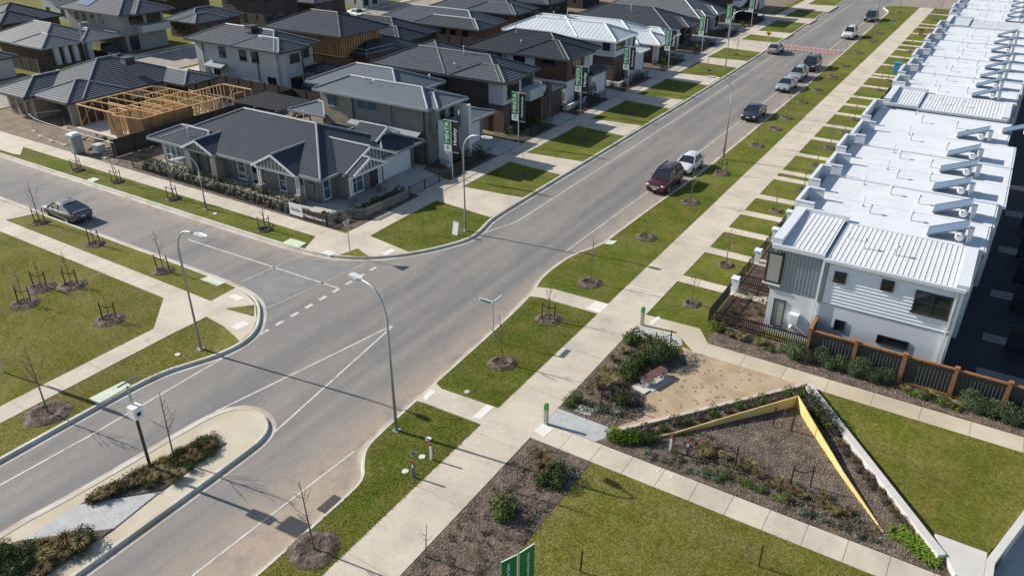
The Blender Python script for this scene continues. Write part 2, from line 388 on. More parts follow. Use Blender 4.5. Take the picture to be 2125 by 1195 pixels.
def text(body, size, m, parent, loc, rot, name='lettering', off=.0, sx=1, ax='CENTER'):
    cu = bpy.data.curves.new('t', 'FONT'); cu.body = body; cu.size = size; cu.align_x = ax; cu.align_y = 'CENTER'; cu.extrude = .004; cu.offset = off; cu.resolution_u = 3
    o = bpy.data.objects.new('t', cu); col.objects.link(o)
    me = bpy.data.meshes.new_from_object(o.evaluated_get(bpy.context.evaluated_depsgraph_get())); bpy.data.objects.remove(o)
    me.transform(Matrix.Diagonal((sx, 1, 1, 1))); me.materials.clear(); me.materials.append(M[m])
    f = OR.get(parent.name, (0, 0, 0))
    t = bpy.data.objects.new(name, me); col.objects.link(t); t.parent = parent; t.location = [loc[i] - f[i] for i in range(3)]; t.rotation_euler = rot
    OR[t.name] = (0, 0, 0); return t
UPTEXT = (Matrix.Rotation(R(-90), 3, 'Y') @ Matrix.Rotation(R(90), 3, 'X')).to_euler()   # reads upwards, faces -y
def offset(pl, d):
    out = []
    for i in range(len(pl)):
        a = Vector(pl[max(i - 1, 0)]); b = Vector(pl[i]); c = Vector(pl[min(i + 1, len(pl) - 1)])
        n = Vector((0, 0))
        for p, q in ((a, b), (b, c)):
            e = q - p
            if e.length > 1e-6: e.normalize(); n += Vector((-e.y, e.x))
        n.normalize(); e = (c - b) if i == 0 else (b - a)
        e = e.normalized(); k = max(.5, n.dot(Vector((-e.y, e.x))))
        out.append((b.x + n.x * d / k, b.y + n.y * d / k))
    return out
def chaikin(pl, it=2):
    for _ in range(it):
        o = [pl[0]]
        for a, b in zip(pl, pl[1:]):
            o += [(a[0] * .75 + b[0] * .25, a[1] * .75 + b[1] * .25), (a[0] * .25 + b[0] * .75, a[1] * .25 + b[1] * .75)]
        o.append(pl[-1]); pl = o
    return pl

def local(name, mb, m, parent, **k):
    f = OR[parent.name]; OR[parent.name] = (0, 0, 0); o = obj(name, mb, m, parent, **k); OR[parent.name] = f; OR[o.name] = (0, 0, 0); return o
# ================================================================ setting
RZ = -0.14                      # road level; footpaths and lawns are at about 0
struct('ground', MB().box(-900, 900, -500, 1200, -1.2, -.6), 'soil')
struct('road', MB().box(-135, -14, -40, 330, -.5, RZ), 'asphalt')
struct('road', MB().box(-14, 60, 183, 330, -.5, RZ), 'asphalt')
K_SW = chaikin([(-36.2, -30), (-36.2, 10), (-36.2, 17.5), (-36.0, 20.2), (-35.4, 21.6), (-34.8, 23.0), (-34.55, 24.6), (-34.9, 26.0), (-35.8, 27.2), (-37.4, 28.6), (-39, 29.2), (-41, 29.45), (-45, 29.5), (-52, 29.45), (-70, 29.45), (-135, 29.45)])
K_N = chaikin([(-99.5, 330), (-99.5, 60), (-99.5, 40), (-98.5, 37), (-95.5, 35.75), (-80, 35.75), (-46, 35.75), (-41, 35.85), (-38.2, 36.3), (-35.9, 37.5), (-33.8, 39.6), (-32.4, 42), (-31.5, 44.3), (-31.8, 46.2), (-32.3, 48.2), (-32.3, 53), (-32.2, 75), (-32.1, 100), (-32.4, 124), (-32.8, 153), (-33.1, 176), (-33.1, 330)])
K_E = chaikin([(60, 184), (-15, 184), (-21, 183.8), (-24, 182.4), (-24.6, 180), (-23.2, 176.5), (-22.5, 174), (-22.4, 165), (-21.8, 122), (-21.6, 100), (-21.6, 80), (-21.75, 66), (-22.2, 60), (-22.5, 52), (-22.6, 48.3), (-23.3, 46.8), (-23.75, 45), (-23.75, 41.5), (-23.4, 40.2), (-22.95, 38), (-22.65, 33), (-22.4, 27.7), (-22.15, 23), (-22.0, 21.4), (-21.3, 20.4), (-20.6, 19.7), (-20.45, 18.4), (-20.45, 10), (-20.45, -30)])
K_M = chaikin([(-26.5, -30), (-26.55, 5), (-26.6, 18.2), (-26.9, 19.8), (-28.0, 20.6), (-29.4, 20.6), (-30.3, 19.7), (-30.6, 17.8), (-30.9, 12), (-31.4, 8.8), (-31.7, -30)])
K_W = [(-135, 35.75), (-113, 35.75), (-110.5, 38.5), (-110.5, 330)]
def block(name, poly, m): return struct(name, MB().prism(poly, -.55, 0), m)
block('verge_grass', K_SW + [(-135, -30)], 'grass_dry')
block('verge_grass', K_N, 'grass')
block('verge_grass', K_E + [(4.4, -30), (4.4, 28.3), (5.75, 33.6), (60, 33.6)], 'grass')
block('verge_grass', K_W + [(-330, 330), (-330, 36.2)], 'grass_dry')
block('median', K_M, 'concrete_tan')
def kerb(pl, name='kerb', wd=.17, ch=.38, cm='channel'):
    i = offset(pl, wd); o = offset(pl, -ch); o2 = offset(pl, -.05)
    mb = MB()
    for a in range(len(pl) - 1):
        b = a + 1
        mb.face([(*i[a], .018), (*pl[a], .018), (*pl[b], .018), (*i[b], .018)][::-1])
        mb.face([(*pl[a], .018), (*o2[a], RZ + .004), (*o2[b], RZ + .004), (*pl[b], .018)][::-1])
        mb.face([(*i[a], .018), (*i[b], .018), (*i[b], -.2), (*i[a], -.2)])
    s = struct(name, mb, 'kerb')
    mc = MB()
    for a in range(len(pl) - 1):
        b = a + 1; mc.face([(*o2[a], RZ + .005), (*o[a], RZ + .005), (*o[b], RZ + .005), (*o2[b], RZ + .005)][::-1])
    struct('gutter_channel', mc, cm); return s
for k_ in (K_SW, K_N, K_M, K_W): kerb(k_)
kerb(K_E, wd=.13, ch=.3, cm='gutter_clay')

def pave(name, poly, m, top=.022, parent=None):
    if parent is None: return struct(name, MB().prism(poly, -.05, top), m)
    return obj(name, MB().prism(poly, -.05, top), m, parent)
def path_root(name):
    o = bpy.data.objects.new(name, None); col.objects.link(o); o['kind'] = 'structure'; return o
def slabs(name, x0, x1, y0, y1, ln, along, m='concrete', top=.022, gap=.022):
    r = path_root(name)
    obj('bedding', MB().box(x0, x1, y0, y1, -.06, top - .014), 'concrete_joint', r)
    n = max(1, round(((y1 - y0) if along == 'y' else (x1 - x0)) / ln)); st = ((y1 - y0) if along == 'y' else (x1 - x0)) / n
    if along == 'y': me = MB().box(-(x1 - x0) / 2, (x1 - x0) / 2, -st / 2 + gap / 2, st / 2 - gap / 2, -.03, top).mesh('slab')
    else: me = MB().box(-st / 2 + gap / 2, st / 2 - gap / 2, -(y1 - y0) / 2, (y1 - y0) / 2, -.03, top).mesh('slab')
    me.materials.append(M[m])
    for i in range(n):
        c = ((x0 + x1) / 2, y0 + st * (i + .5), rnd.uniform(-.003, .003)) if along == 'y' else (x0 + st * (i + .5), (y0 + y1) / 2, rnd.uniform(-.003, .003))
        inst('slab', me, r, c)
    return r
slabs('shared_path', -18.15, -15.5, 2, 183.4, 4.7, 'y')
slabs('footpath', -40.25, -38.4, 43, 200, 2.4, 'y')
slabs('footpath', -98, -41.8, 38.1, 39.75, 1.9, 'x')
slabs('footpath', -130, -43.3, 25.7, 27.1, 1.9, 'x')
slabs('footpath', -40.45, -39.0, -25, 22.9, 2.2, 'y')
slabs('garden_path', -15.5, 4.3, 26.35, 27.75, 1.62, 'x')
for u, v in ((1364, 973), (1392, 985)):
    x, y = G(u, v); struct('path_marking', MB().prism([(x - .02, y - .17), (x + .17, y + .12), (x + .1, y - .2)], .02, .031), 'tactile')
slabs('garden_path', -11.0, 24, 38.1, 39.45, 2.4, 'x', 'concrete_tan')
pave('footpath_corner', [(-41.8, 39.75), (-41.8, 38.1), (-40.9, 36.05), (-38.15, 36.5), (-36.0, 37.65), (-34.0, 39.75), (-38.3, 40.4), (-38.4, 43), (-40.25, 43), (-40.25, 39.75)], 'concrete', .024)
pave('footpath_corner', [(-43.3, 27.1), (-40.3, 27.05), (-40.4, 29.2), (-39.1, 28.95), (-37.6, 28.4), (-36.0, 27.1), (-35.15, 26.0), (-34.8, 24.75), (-37.0, 25.4), (-38.9, 25.6), (-39.0, 22.9), (-40.45, 22.9), (-43.3, 25.7)], 'concrete', .024)
pave('corner_grass', [(-37.95, 36.65), (-37.6, 38.2), (-36.0, 37.6)], 'grass_dry', .045)
pave('corner_grass', [(-38.7, 26.9), (-37.5, 28.2), (-36.4, 27.2)], 'grass_dry', .045)
pave('crossing_path', [(-23.2, 38.6), (-23.3, 40.1), (-22.2, 40.45), (-18.15, 40.6), (-18.15, 39.1), (-22.3, 39.0)], 'concrete', .024)
pave('crossing_path', [(-22.3, 25.7), (-22.35, 27.6), (-21.7, 27.3), (-18.15, 27.5), (-18.15, 25.9), (-21.6, 25.8)], 'concrete', .024)
pave('crossing_path', [(-15.5, 40.6), (-12.0, 40.8), (-11.0, 39.45), (-11.0, 38.1), (-11.4, 38.1), (-12.5, 39.1), (-15.5, 39.1)], 'concrete_tan', .025)
pave('paver_apron', [(-15.48, 38.25), (-13.0, 37.7), (-12.2, 38.45), (-12.55, 39.08), (-15.48, 39.08)], 'paver_grey', .03)
pave('paver_apron', [(-15.48, 27.78), (-12.5, 27.78), (-11.9, 29.15), (-15.48, 29.15)], 'paver_grey', .03)
for p in ([(667, 524), (680, 520), (699, 525), (685, 531)], [(792, 526), (813, 516), (822, 520), (802, 531)], [(473, 615), (493, 625), (508, 619), (487, 610)], [(478, 678), (493, 685), (520, 672), (505, 667)], [(1215, 640), (1237, 626), (1263, 633), (1245, 650)], [(878, 825), (893, 808), (906, 812), (884, 832)], [(980, 866), (1010, 840), (1026, 844), (998, 870)], [(1345, 671), (1365, 657), (1371, 660), (1353, 675)], [(1108, 893), (1127, 880), (1150, 890), (1128, 908)]):
    pave('tactile_pad', [G(*q) for q in p], 'tactile', .032)
# driveways over the western verge and their lots
DRV = [(48.7, 53.0), (60.4, 64.0), (74.3, 78.0), (86.8, 90.6), (99.8, 104.0), (111.7, 116.0), (123.8, 132.0), (136.9, 141.3), (153.0, 158.0), (168, 176)]
for a, b in DRV:
    pave('driveway_apron', [(-38.4, a + .25), (-38.4, b - .25), (-32.45, b + .35), (-32.45, a - .35)], 'concrete', .026)
for y_ in (46.5, 51.9, 56.2, 60.3, 64.5, 69.9, 71.8, 77.6, 83.8, 89.3, 94.8, 99.4, 103.7, 110, 115.7, 117.7, 124.5, 131, 137, 141, 145.5, 152.6, 159.4, 163.3, 176):
    pave('entry_path', [(-15.5, y_ - .5), (-15.5, y_ + .5), (-9.5, y_ + .5), (-9.5, y_ - .5)], 'concrete', .024)
pave('concrete_pad', [(-78, 27.1), (-65.2, 27.1), (-64.4, 29.2), (-78, 29.2)], 'concrete', .028)
pave('driveway_apron', [(-92, 36.4), (-81.2, 36.4), (-80.3, 36.6), (-82.5, 38.1), (-92, 38.1)], 'concrete', .026)
# lots behind the footpaths
pave('lot_ground', [(-98.4, 39.78), (-42.6, 39.78), (-42.2, 40.3), (-41.5, 43.5), (-41.3, 330), (-98.4, 330)], 'soil', .006)
pave('paved_yard', [(-67, 40.9), (-47, 40.9), (-43.2, 42.4), (-42.8, 46), (-43, 49.6), (-44.4, 55.3), (-67, 55.3)], 'concrete_grey', .03)
pave('driveway', [(-46, 49.4), (-46, 54.9), (-40.3, 53.4), (-40.3, 49.0)], 'concrete_grey', .04)
for i, (a, b) in enumerate([(61.5, 66.5), (73.6, 78.6), (86.5, 91.2), (99.6, 104.2), (112.3, 117.2), (126.5, 131.5), (138.5, 143.5), (153, 158.5)]):
    pave('driveway', [(-47, a), (-47, b), (-40.3, b - .6), (-40.3, a)], 'concrete_grey', .036)
for a, b in ((55.5, 61.4), (67, 73.5), (79, 86.4), (91.8, 99.5), (105, 112.2), (118, 126.4), (132, 138.4), (144, 152.9)):
    pave('garden_bed', [(-44.5, a), (-44.5, b), (-40.5, b), (-40.5, a)], 'mulch', .05)
pave('lot_slab', [(-98, 66), (-91, 66), (-91, 74), (-98, 74)], 'concrete', .03)
pave('footpath', [(-112.5, 40), (-111.2, 40), (-111.2, 330), (-112.5, 330)], 'concrete', .03)
pave('driveway', [(-116, 66.5), (-110.6, 66.0), (-110.6, 72), (-116, 71)], 'concrete', .035)
pave('driveway', [(-116, 88.5), (-110.6, 88.0), (-110.6, 94), (-116, 93)], 'concrete', .035)
pave('mulch_strip', [(-70.5, 39.78), (-42.7, 39.78), (-42.3, 41.9), (-42.9, 42.3), (-46.6, 40.9), (-70.5, 40.9)], 'mulch', .045)
pave('mulch_strip', [(-42.3, 41.9), (-40.3, 41.9), (-40.3, 48.9), (-43, 48.9), (-42.9, 42.4)], 'mulch', .046)
pave('mulch_strip', [(-41.6, 54), (-40.3, 54), (-40.3, 160), (-41.6, 160)], 'mulch', .034)
pave('mulch_strip', [(-42.75, 39.79), (-41.7, 39.79), (-40.32, 41.0), (-40.32, 41.89), (-42.28, 41.89)], 'mulch', .044)
# laneway behind the townhouses
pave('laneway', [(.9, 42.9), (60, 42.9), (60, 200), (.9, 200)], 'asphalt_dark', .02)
for a, b in ((43.5, 45.2), (48.6, 49.6), (55, 56.2), (63, 64.2), (71, 72.4)):
    pave('rear_path', [(2.8, a), (14, a), (14, b), (2.8, b)], 'render_taupe', .03)
# gardens in front of the townhouses
pave('front_garden', [(-11.8, 41.7), (-11.8, 122), (-8.5, 122), (-8.5, 41.7)], 'mulch_red', .012)
# ---------------------------------------------------------------- road markings
def mark(name, pts, m='line_white', z=RZ + .006):
    return struct(name, MB().prism(pts, z - .003, z), m)
def strip(pl, wd, name='line_marking', m='line_white'):
    a = offset(pl, wd / 2); b = offset(pl, -wd / 2); mb = MB()
    for i in range(len(pl) - 1): mb.face([(*b[i], RZ + .006), (*b[i + 1], RZ + .006), (*a[i + 1], RZ + .006), (*a[i], RZ + .006)])
    return struct(name, mb, m)
g = lambda u, v: G(u, v, RZ)
strip([g(1006, 483), (-30.4, 49), (-30.35, 72), (-30.4, 110), (-30.7, 140), (-30.85, 185)], .1)
strip([(-24.4, 46.3), (-24.1, 61), (-24.0, 95), (-24.3, 126), (-24.5, 162)], .1)
strip([g(398, 1195), g(530, 1093), g(735, 936)], .1)
strip([g(0, 1006), g(193, 900), g(479, 733)], .11)
strip([g(447, 854), g(540, 809), g(819, 673)], .12); strip([g(570, 896), g(819, 673)], .12)
strip([g(390, 497), g(548, 548), g(705, 599)], .12)
for i in range(9):
    t = i / 8; y0 = 26.1 + t * 10.1
    if i in (6,): pass
    mark('give_way_dash', [(-34.75, y0), (-34.48, y0), (-34.48, y0 + .62), (-34.75, y0 + .62)])
for (a, b) in (((500, 585), (625, 530)), ((548, 642), (760, 546))):
    strip([g(*a), g(*b)], .22, 'concrete_band', 'band')
mark('paver_threshold', [g(508, 588), g(626, 536), g(748, 549), g(556, 634)], 'paver_thresh' if 'paver_thresh' in M else 'asphalt', RZ + .004)
# raised red crossing with white teeth
mark('raised_crossing', [(-32.4, 128.3), (-22.3, 128.3), (-22.3, 131.9), (-32.4, 131.9)], 'red_paving', RZ + .06)
tm = MB().box(-.13, .13, -.3, .3, 0, .006).mesh('tooth_marking'); tm.materials.append(M['line_white'])
rc = path_root('crossing_teeth')
for i in range(17):
    for y_ in (128.6, 131.6): inst('tooth', tm, rc, (-32.0 + i * .6, y_, RZ + .061))
# ---------------------------------------------------------------- park and beds
def bed(name, poly, m, top=.04): return struct(name, MB().prism(poly, -.05, top), m)
LAWN_B = [(-12.1, -10), (-12.1, 26.33), (4.3, 26.33), (4.3, -10)]
struct('lawn', MB().prism(LAWN_B, -.05, .03), 'grass_dry')
bed('mulch_bed', [(-15.45, -10), (-12.1, -10), (-12.1, 26.33), (-15.45, 26.33)], 'mulch')
BED_BENCH = [(-15.45, 29.17), (-12.4, 29.17), (-11.4, 30.8), (-12.0, 32.4), (-12.2, 34.5), (-11.2, 36.6), (-12.2, 37.95), (-13.0, 37.65), (-15.45, 38.2)]
bed('mulch_bed', BED_BENCH, 'mulch')
bed('gravel_court', [(-12.4, 29.17), (-11.9, 29.17), (-5.0, 38.08), (-11.4, 38.08), (-12.2, 38.3), (-11.2, 36.6), (-12.2, 34.5), (-12.0, 32.4), (-11.4, 30.8)], 'gravel', .03)
BED_TRI = [(-12.6, 27.78), (3.3, 27.78), (2.9, 28.5), (-4.9, 38.0), (-11.8, 29.15)]
bed('mulch_bed', BED_TRI, 'mulch')
struct('lawn', MB().prism([(-4.5, 38.07), (14, 38.07), (14, 33.7), (5.7, 33.7), (4.25, 29.7), (2.5, 29.7)], -.05, .035), 'grass_lush')
BED_N = [(-11.3, 40.6), (-10.9, 39.48), (24, 39.48), (24, 42.0), (-11.9, 42.0)]
bed('mulch_bed', BED_N, 'mulch')
bed('mulch_bed', [G(429, 901), G(470, 919), G(429, 949), G(337, 1017), G(166, 1047)], 'mulch', .05)
bed('mulch_bed', [G(-60, 1160), G(38, 1123), G(236, 1097), G(96, 1195), G(0, 1290)], 'mulch', .05)
pave('paver_diamond', [G(166, 1047), G(330, 1022), G(236, 1097), G(38, 1123)], 'paver_grey', .04)
# turf blades over the near lawns, creeping over the path edges
def turf(name, label, poly, n, seed, m='turf'):
    rg = random.Random(seed); mb = MB(); xs = [p[0] for p in poly]; ys = [p[1] for p in poly]; k = 0
    while k < n:
        x, y = rg.uniform(min(xs), max(xs)), rg.uniform(min(ys), max(ys)); c = False
        for i in range(len(poly)):
            (xa, ya), (xb, yb) = poly[i], poly[i - 1]
            if (ya > y) != (yb > y) and x < (xb - xa) * (y - ya) / (yb - ya) + xa: c = not c
        if not c: continue
        k += 1; t = rg.uniform(0, 6.28); w_ = rg.uniform(.01, .022); h_ = rg.uniform(.015, .04); l = rg.uniform(.0, .06); cx_, sx_ = math.cos(t), math.sin(t); z = .03
        mb.face([(x - sx_ * w_, y + cx_ * w_, z), (x + sx_ * w_, y - cx_ * w_, z), (x + cx_ * l, y + sx_ * l, z + h_)])
    return tag(obj(name, mb, m), label, 'grass', kind='stuff')
EV = [(-22.2, 12), (-18.12, 12), (-18.12, 50), (-23.3, 50), (-23.2, 41.5), (-22.3, 27.5), (-21.9, 21.6), (-20.3, 19.5), (-20.3, 12)]
turf('grass_blades', 'short turf blades on the near right roadside verge', [(-20.3, 12), (-18.12, 12), (-18.12, 25.8), (-21.5, 25.7), (-22.0, 25.5), (-21.85, 21.6), (-20.4, 20)], 16000, 21)
turf('grass_blades', 'short turf blades on the right verge between the two ramps', [(-18.12, 27.6), (-18.12, 39.0), (-22.2, 38.9), (-22.7, 38), (-22.2, 27.6)], 16000, 22)
turf('grass_blades', 'short turf blades on the right verge beyond the upper ramp', [(-18.12, 40.7), (-18.12, 62), (-22.0, 62), (-22.4, 48.5), (-23.5, 45), (-23.4, 41)], 16000, 23)
turf('grass_blades', 'turf blades on the bottom lawn', [(-12.1, 16), (-12.1, 26.33), (4, 26.33), (4, 22)], 30000, 24)
turf('grass_blades', 'turf blades on the triangular right lawn', [(-4.4, 38.05), (8, 38.05), (5.7, 33.7), (4.25, 29.75), (2.5, 29.75)], 14000, 25)
turf('grass_blades', 'turf blades on the park lawn at left', [(-40.5, 13.5), (-40.5, 22.9), (-43.3, 25.7), (-62, 25.7), (-60, 20)], 22000, 26)
turf('grass_blades', 'turf blades on the near left kerb verge', [(-36.4, 8), (-36.4, 18), (-35.2, 23), (-37, 25.3), (-38.9, 25.5), (-38.95, 8)], 9000, 27)
turf('grass_blades', 'turf blades on the corner lawn before the display homes', [(-38.3, 40.5), (-34.1, 39.9), (-32.6, 42.2), (-31.8, 44.4), (-32.4, 48.4), (-38.3, 48.7)], 8000, 28)
# sunken road behind the end wall at the lower right
struct('lower_court', MB().box(4.2, 40, -30, 33.7, -.58, -.55), 'paver_grey')
def scatter(name, label, poly, n, m, size, seed, z=.045):
    rg = random.Random(seed); mb = MB()
    xs = [p[0] for p in poly]; ys = [p[1] for p in poly]
    def inside(x, y):
        c = False
        for i in range(len(poly)):
            (xa, ya), (xb, yb) = poly[i], poly[i - 1]
            if (ya > y) != (yb > y) and x < (xb - xa) * (y - ya) / (yb - ya) + xa: c = not c
        return c
    k = 0
    while k < n:
        x, y = rg.uniform(min(xs), max(xs)), rg.uniform(min(ys), max(ys))
        if not inside(x, y): continue
        k += 1; t = rg.uniform(0, 6.28); l = size * rg.uniform(.5, 1.6); b = l * .2
        c, s_ = math.cos(t), math.sin(t); h = rg.uniform(.0, .035); tl = rg.uniform(-.03, .03)
        mb.face([(x - c * l, y - s_ * l, z + h), (x + s_ * b, y - c * b, z + h + .015), (x + c * l, y + s_ * l, z + h + tl + .01), (x - s_ * b, y + c * b, z + h)])
    return tag(obj(name, mb, m), label, 'mulch', kind='stuff')
scatter('bark_chips', 'pale bark chips strewn over the triangular bed inside the yellow wall', BED_TRI, 15000, 'mulch_chip', .04, 1)
scatter('bark_chips', 'pale bark chips on the long bed beside the shared path', [(-15.4, 12), (-12.1, 12), (-12.1, 26.2), (-15.4, 26.2)], 7000, 'mulch_chip', .042, 2)
scatter('bark_chips', 'bark chips on the planted bed around the bench', BED_BENCH, 3500, 'mulch_chip', .06, 3)
scatter('bark_chips', 'bark chips on the strip bed along the orange fence', [(-11, 39.5), (8, 39.5), (8, 42), (-11, 42)], 4000, 'mulch_chip', .06, 4)
scatter('bark_chips', 'red bark chips in the front garden of the end townhouse', [(-11.7, 42), (-9, 42), (-9, 47.5), (-11.7, 47.5)], 2000, 'mulch_red', .07, 5, .02)
# ================================================================ building kit
def clip(poly, s_of, lo, hi):
    for sgn, lim in ((1, lo), (-1, -hi)):
        out = []
        for i in range(len(poly)):
            a, b = poly[i - 1], poly[i]; sa, sb = sgn * s_of(a) - lim, sgn * s_of(b) - lim
            if (sa >= 0) != (sb >= 0): out.append(a.lerp(b, sa / (sa - sb)))
            if sb >= 0: out.append(b)
        poly = out
        if not poly: break
    return poly
def plane_setup(poly):
    P = [Vector(p) for p in poly]; e = (P[1] - P[0]).normalized(); n = (P[1] - P[0]).cross(P[2] - P[1]).normalized()
    if n.z < 0: n = -n
    up = n.cross(e).normalized()
    if up.z < 0: up = -up
    return P, e, n, up
def tiles(mb, poly, step=.36, lift=.055):
    P, e, n, up = plane_setup(poly); o = P[0]; S = lambda p: (p - o).dot(up)
    mx = max(S(p) for p in P); k = 0
    while k * step < mx - 1e-4:
        a, b = k * step, (k + 1) * step; q = clip(P, S, a, b)
        if len(q) >= 3:
            L_ = [p + n * (lift * (1 - (S(p) - a) / step)) for p in q]; mb.face(L_)
            low = [p for p in q if abs(S(p) - a) < 1e-4]
            if len(low) >= 2:
                low.sort(key=lambda p: (p - o).dot(e)); mb.face([low[0], low[-1], low[-1] + n * lift, low[0] + n * lift])
        k += 1
def ribs(mb, poly, sp=.28, wd=.045, h=.025):
    P, e, n, up = plane_setup(poly); o = P[0]; mb.face(P); T = lambda p: (p - o).dot(e); S = lambda p: (p - o).dot(up)
    lo, hi = min(T(p) for p in P), max(T(p) for p in P); t = lo + sp / 2
    while t < hi:
        q = clip(P, T, t - 1e-3, t + 1e-3)
        if len(q) >= 2:
            a = min(q, key=S); b = max(q, key=S)
            if (b - a).length > .3:
                w_ = e * wd / 2; u_ = n * h
                mb.face([a - w_, a - w_ * .5 + u_, b - w_ * .5 + u_, b - w_]); mb.face([a - w_ * .5 + u_, a + w_ * .5 + u_, b + w_ * .5 + u_, b - w_ * .5 + u_]); mb.face([a + w_ * .5 + u_, a + w_, b + w_, b + w_ * .5 + u_])
        t += sp
STY = {'slate': ('roof_slate', tiles, 'roof_slate'), 'black': ('roof_black', tiles, 'roof_black'), 'greytile': ('roof_grey', tiles, 'cap_light'), 'charcoal': ('roof_charcoal', ribs, 'cap_light'),
       'zinc': ('roof_zinc', ribs, 'cap_light'), 'white': ('roof_white', ribs, 'roof_white'), 'slatelight': ('roof_slate', tiles, 'cap_light')}
def hip(root, x0, x1, y0, y1, ze, pitch=22, sty='slate', gut='gutter_dark', cap=None, sp=.28):
    m, fn, cm = STY[sty]; dx, dy = x1 - x0, y1 - y0; w_ = min(dx, dy) / 2; zr = ze + w_ * math.tan(R(pitch))
    if dx >= dy: A, B = (x0 + w_, (y0 + y1) / 2, zr), (x1 - w_, (y0 + y1) / 2, zr)
    else: A, B = ((x0 + x1) / 2, y0 + w_, zr), ((x0 + x1) / 2, y1 - w_, zr)
    c = [(x0, y0, ze), (x1, y0, ze), (x1, y1, ze), (x0, y1, ze)]; mb = MB()
    if dx >= dy: pl = [[c[0], c[1], B, A], [c[1], c[2], B], [c[2], c[3], A, B], [c[3], c[0], A]]
    else: pl = [[c[0], c[1], A], [c[1], c[2], B, A], [c[2], c[3], B], [c[3], c[0], A, B]]
    for p in pl: (fn(mb, p, sp) if fn is ribs else fn(mb, p))
    r = obj('roof', mb, m, root)
    cp = MB(); l = [(c[0], A), (c[3], A), (c[1], B), (c[2], B)] if dx >= dy else [(c[0], A), (c[1], A), (c[2], B), (c[3], B)]
    for p, q in l: cp.tube([Vector(p) + Vector((0, 0, .05)), Vector(q) + Vector((0, 0, .05))], .10, 6)
    if (Vector(A) - Vector(B)).length > .2: cp.tube([Vector(A) + Vector((0, 0, .05)), Vector(B) + Vector((0, 0, .05))], .11, 6)
    obj('ridge_cap', cp, cap or cm, r)
    gm = MB(); t = .12; zb = ze - .2; zt = ze + .02
    gm.box(x0 - t, x1 + t, y0 - t, y0 + .02, zb, zt).box(x0 - t, x1 + t, y1 - .02, y1 + t, zb, zt).box(x0 - t, x0 + .02, y0 + .02, y1 - .02, zb, zt).box(x1 - .02, x1 + t, y0 + .02, y1 - .02, zb, zt)
    obj('gutter', gm, gut, r)
    obj('soffit', MB().box(x0 + .02, x1 - .02, y0 + .02, y1 - .02, zb + .04, ze - .02), 'render_pale', root); return r
def gable(root, ax, a0, a1, face, back, ze, zr, sty='charcoal', infill='trim_white', ov=.35):
    # ridge runs from `face` to `back`; ax names the axis the ridge follows
    m, fn, cm = STY[sty]; mid = (a0 + a1) / 2; o = 1 if face > back else -1; fo = face + o * ov
    P = (lambda a, d, z: (a, d, z)) if ax == 'y' else (lambda a, d, z: (d, a, z))
    mb = MB()
    for e in (a0, a1):
        q = [P(e, fo, ze), P(e, back, ze), P(mid, back, zr), P(mid, fo, zr)]; (fn(mb, q, .28) if fn is ribs else fn(mb, q))
    r = obj('roof', mb, m, root)
    cp = MB().tube([P(mid, fo, zr + .05), P(mid, back, zr + .05)], .1, 6); obj('ridge_cap', cp, cm, r)
    bg_ = MB()
    for e in (a0, a1): bg_.bar(P(e, fo + o * .03, ze - .03), P(mid, fo + o * .03, zr - .03), .06, .2)
    obj('barge_board', bg_, 'trim_white', r)
    g_ = obj('gable_wall', MB().face([P(a0 + .2, face, ze - .12), P(a1 - .2, face, ze - .12), P(mid, face, zr - .15)]), 'render_taupe', root)
    n = max(3, int((a1 - a0) / .42))
    for i in range(1, n):
        a = a0 + (a1 - a0) * i / n; h = zr - abs(a - mid) / ((a1 - a0) / 2) * (zr - ze) - .14
        if h - ze > .05: obj('batten', MB().box(*sorted((P(a - .035, 0, 0)[0], P(a + .035, 0, 0)[0])), face, face + o * .04, ze - .12, h) if ax == 'y' else MB().box(face, face + o * .04, a - .035, a + .035, ze - .12, h), 'trim_white', g_)
    obj('gable_beam', MB().box(a0, a1, face, face + o * .06, ze - .3, ze - .1) if ax == 'y' else MB().box(face, face + o * .06, a0, a1, ze - .3, ze - .1), 'trim_white', root)
def wb(ax, c, o, a0, a1, z0, z1, d0, d1):
    lo, hi = sorted((c + o * d0, c + o * d1))
    return MB().box(a0, a1, lo, hi, z0, z1) if ax == 'y' else MB().box(lo, hi, a0, a1, z0, z1)
def addbox(mb, ax, c, o, a0, a1, z0, z1, d0, d1):
    lo, hi = sorted((c + o * d0, c + o * d1))
    return mb.box(a0, a1, lo, hi, z0, z1) if ax == 'y' else mb.box(lo, hi, a0, a1, z0, z1)
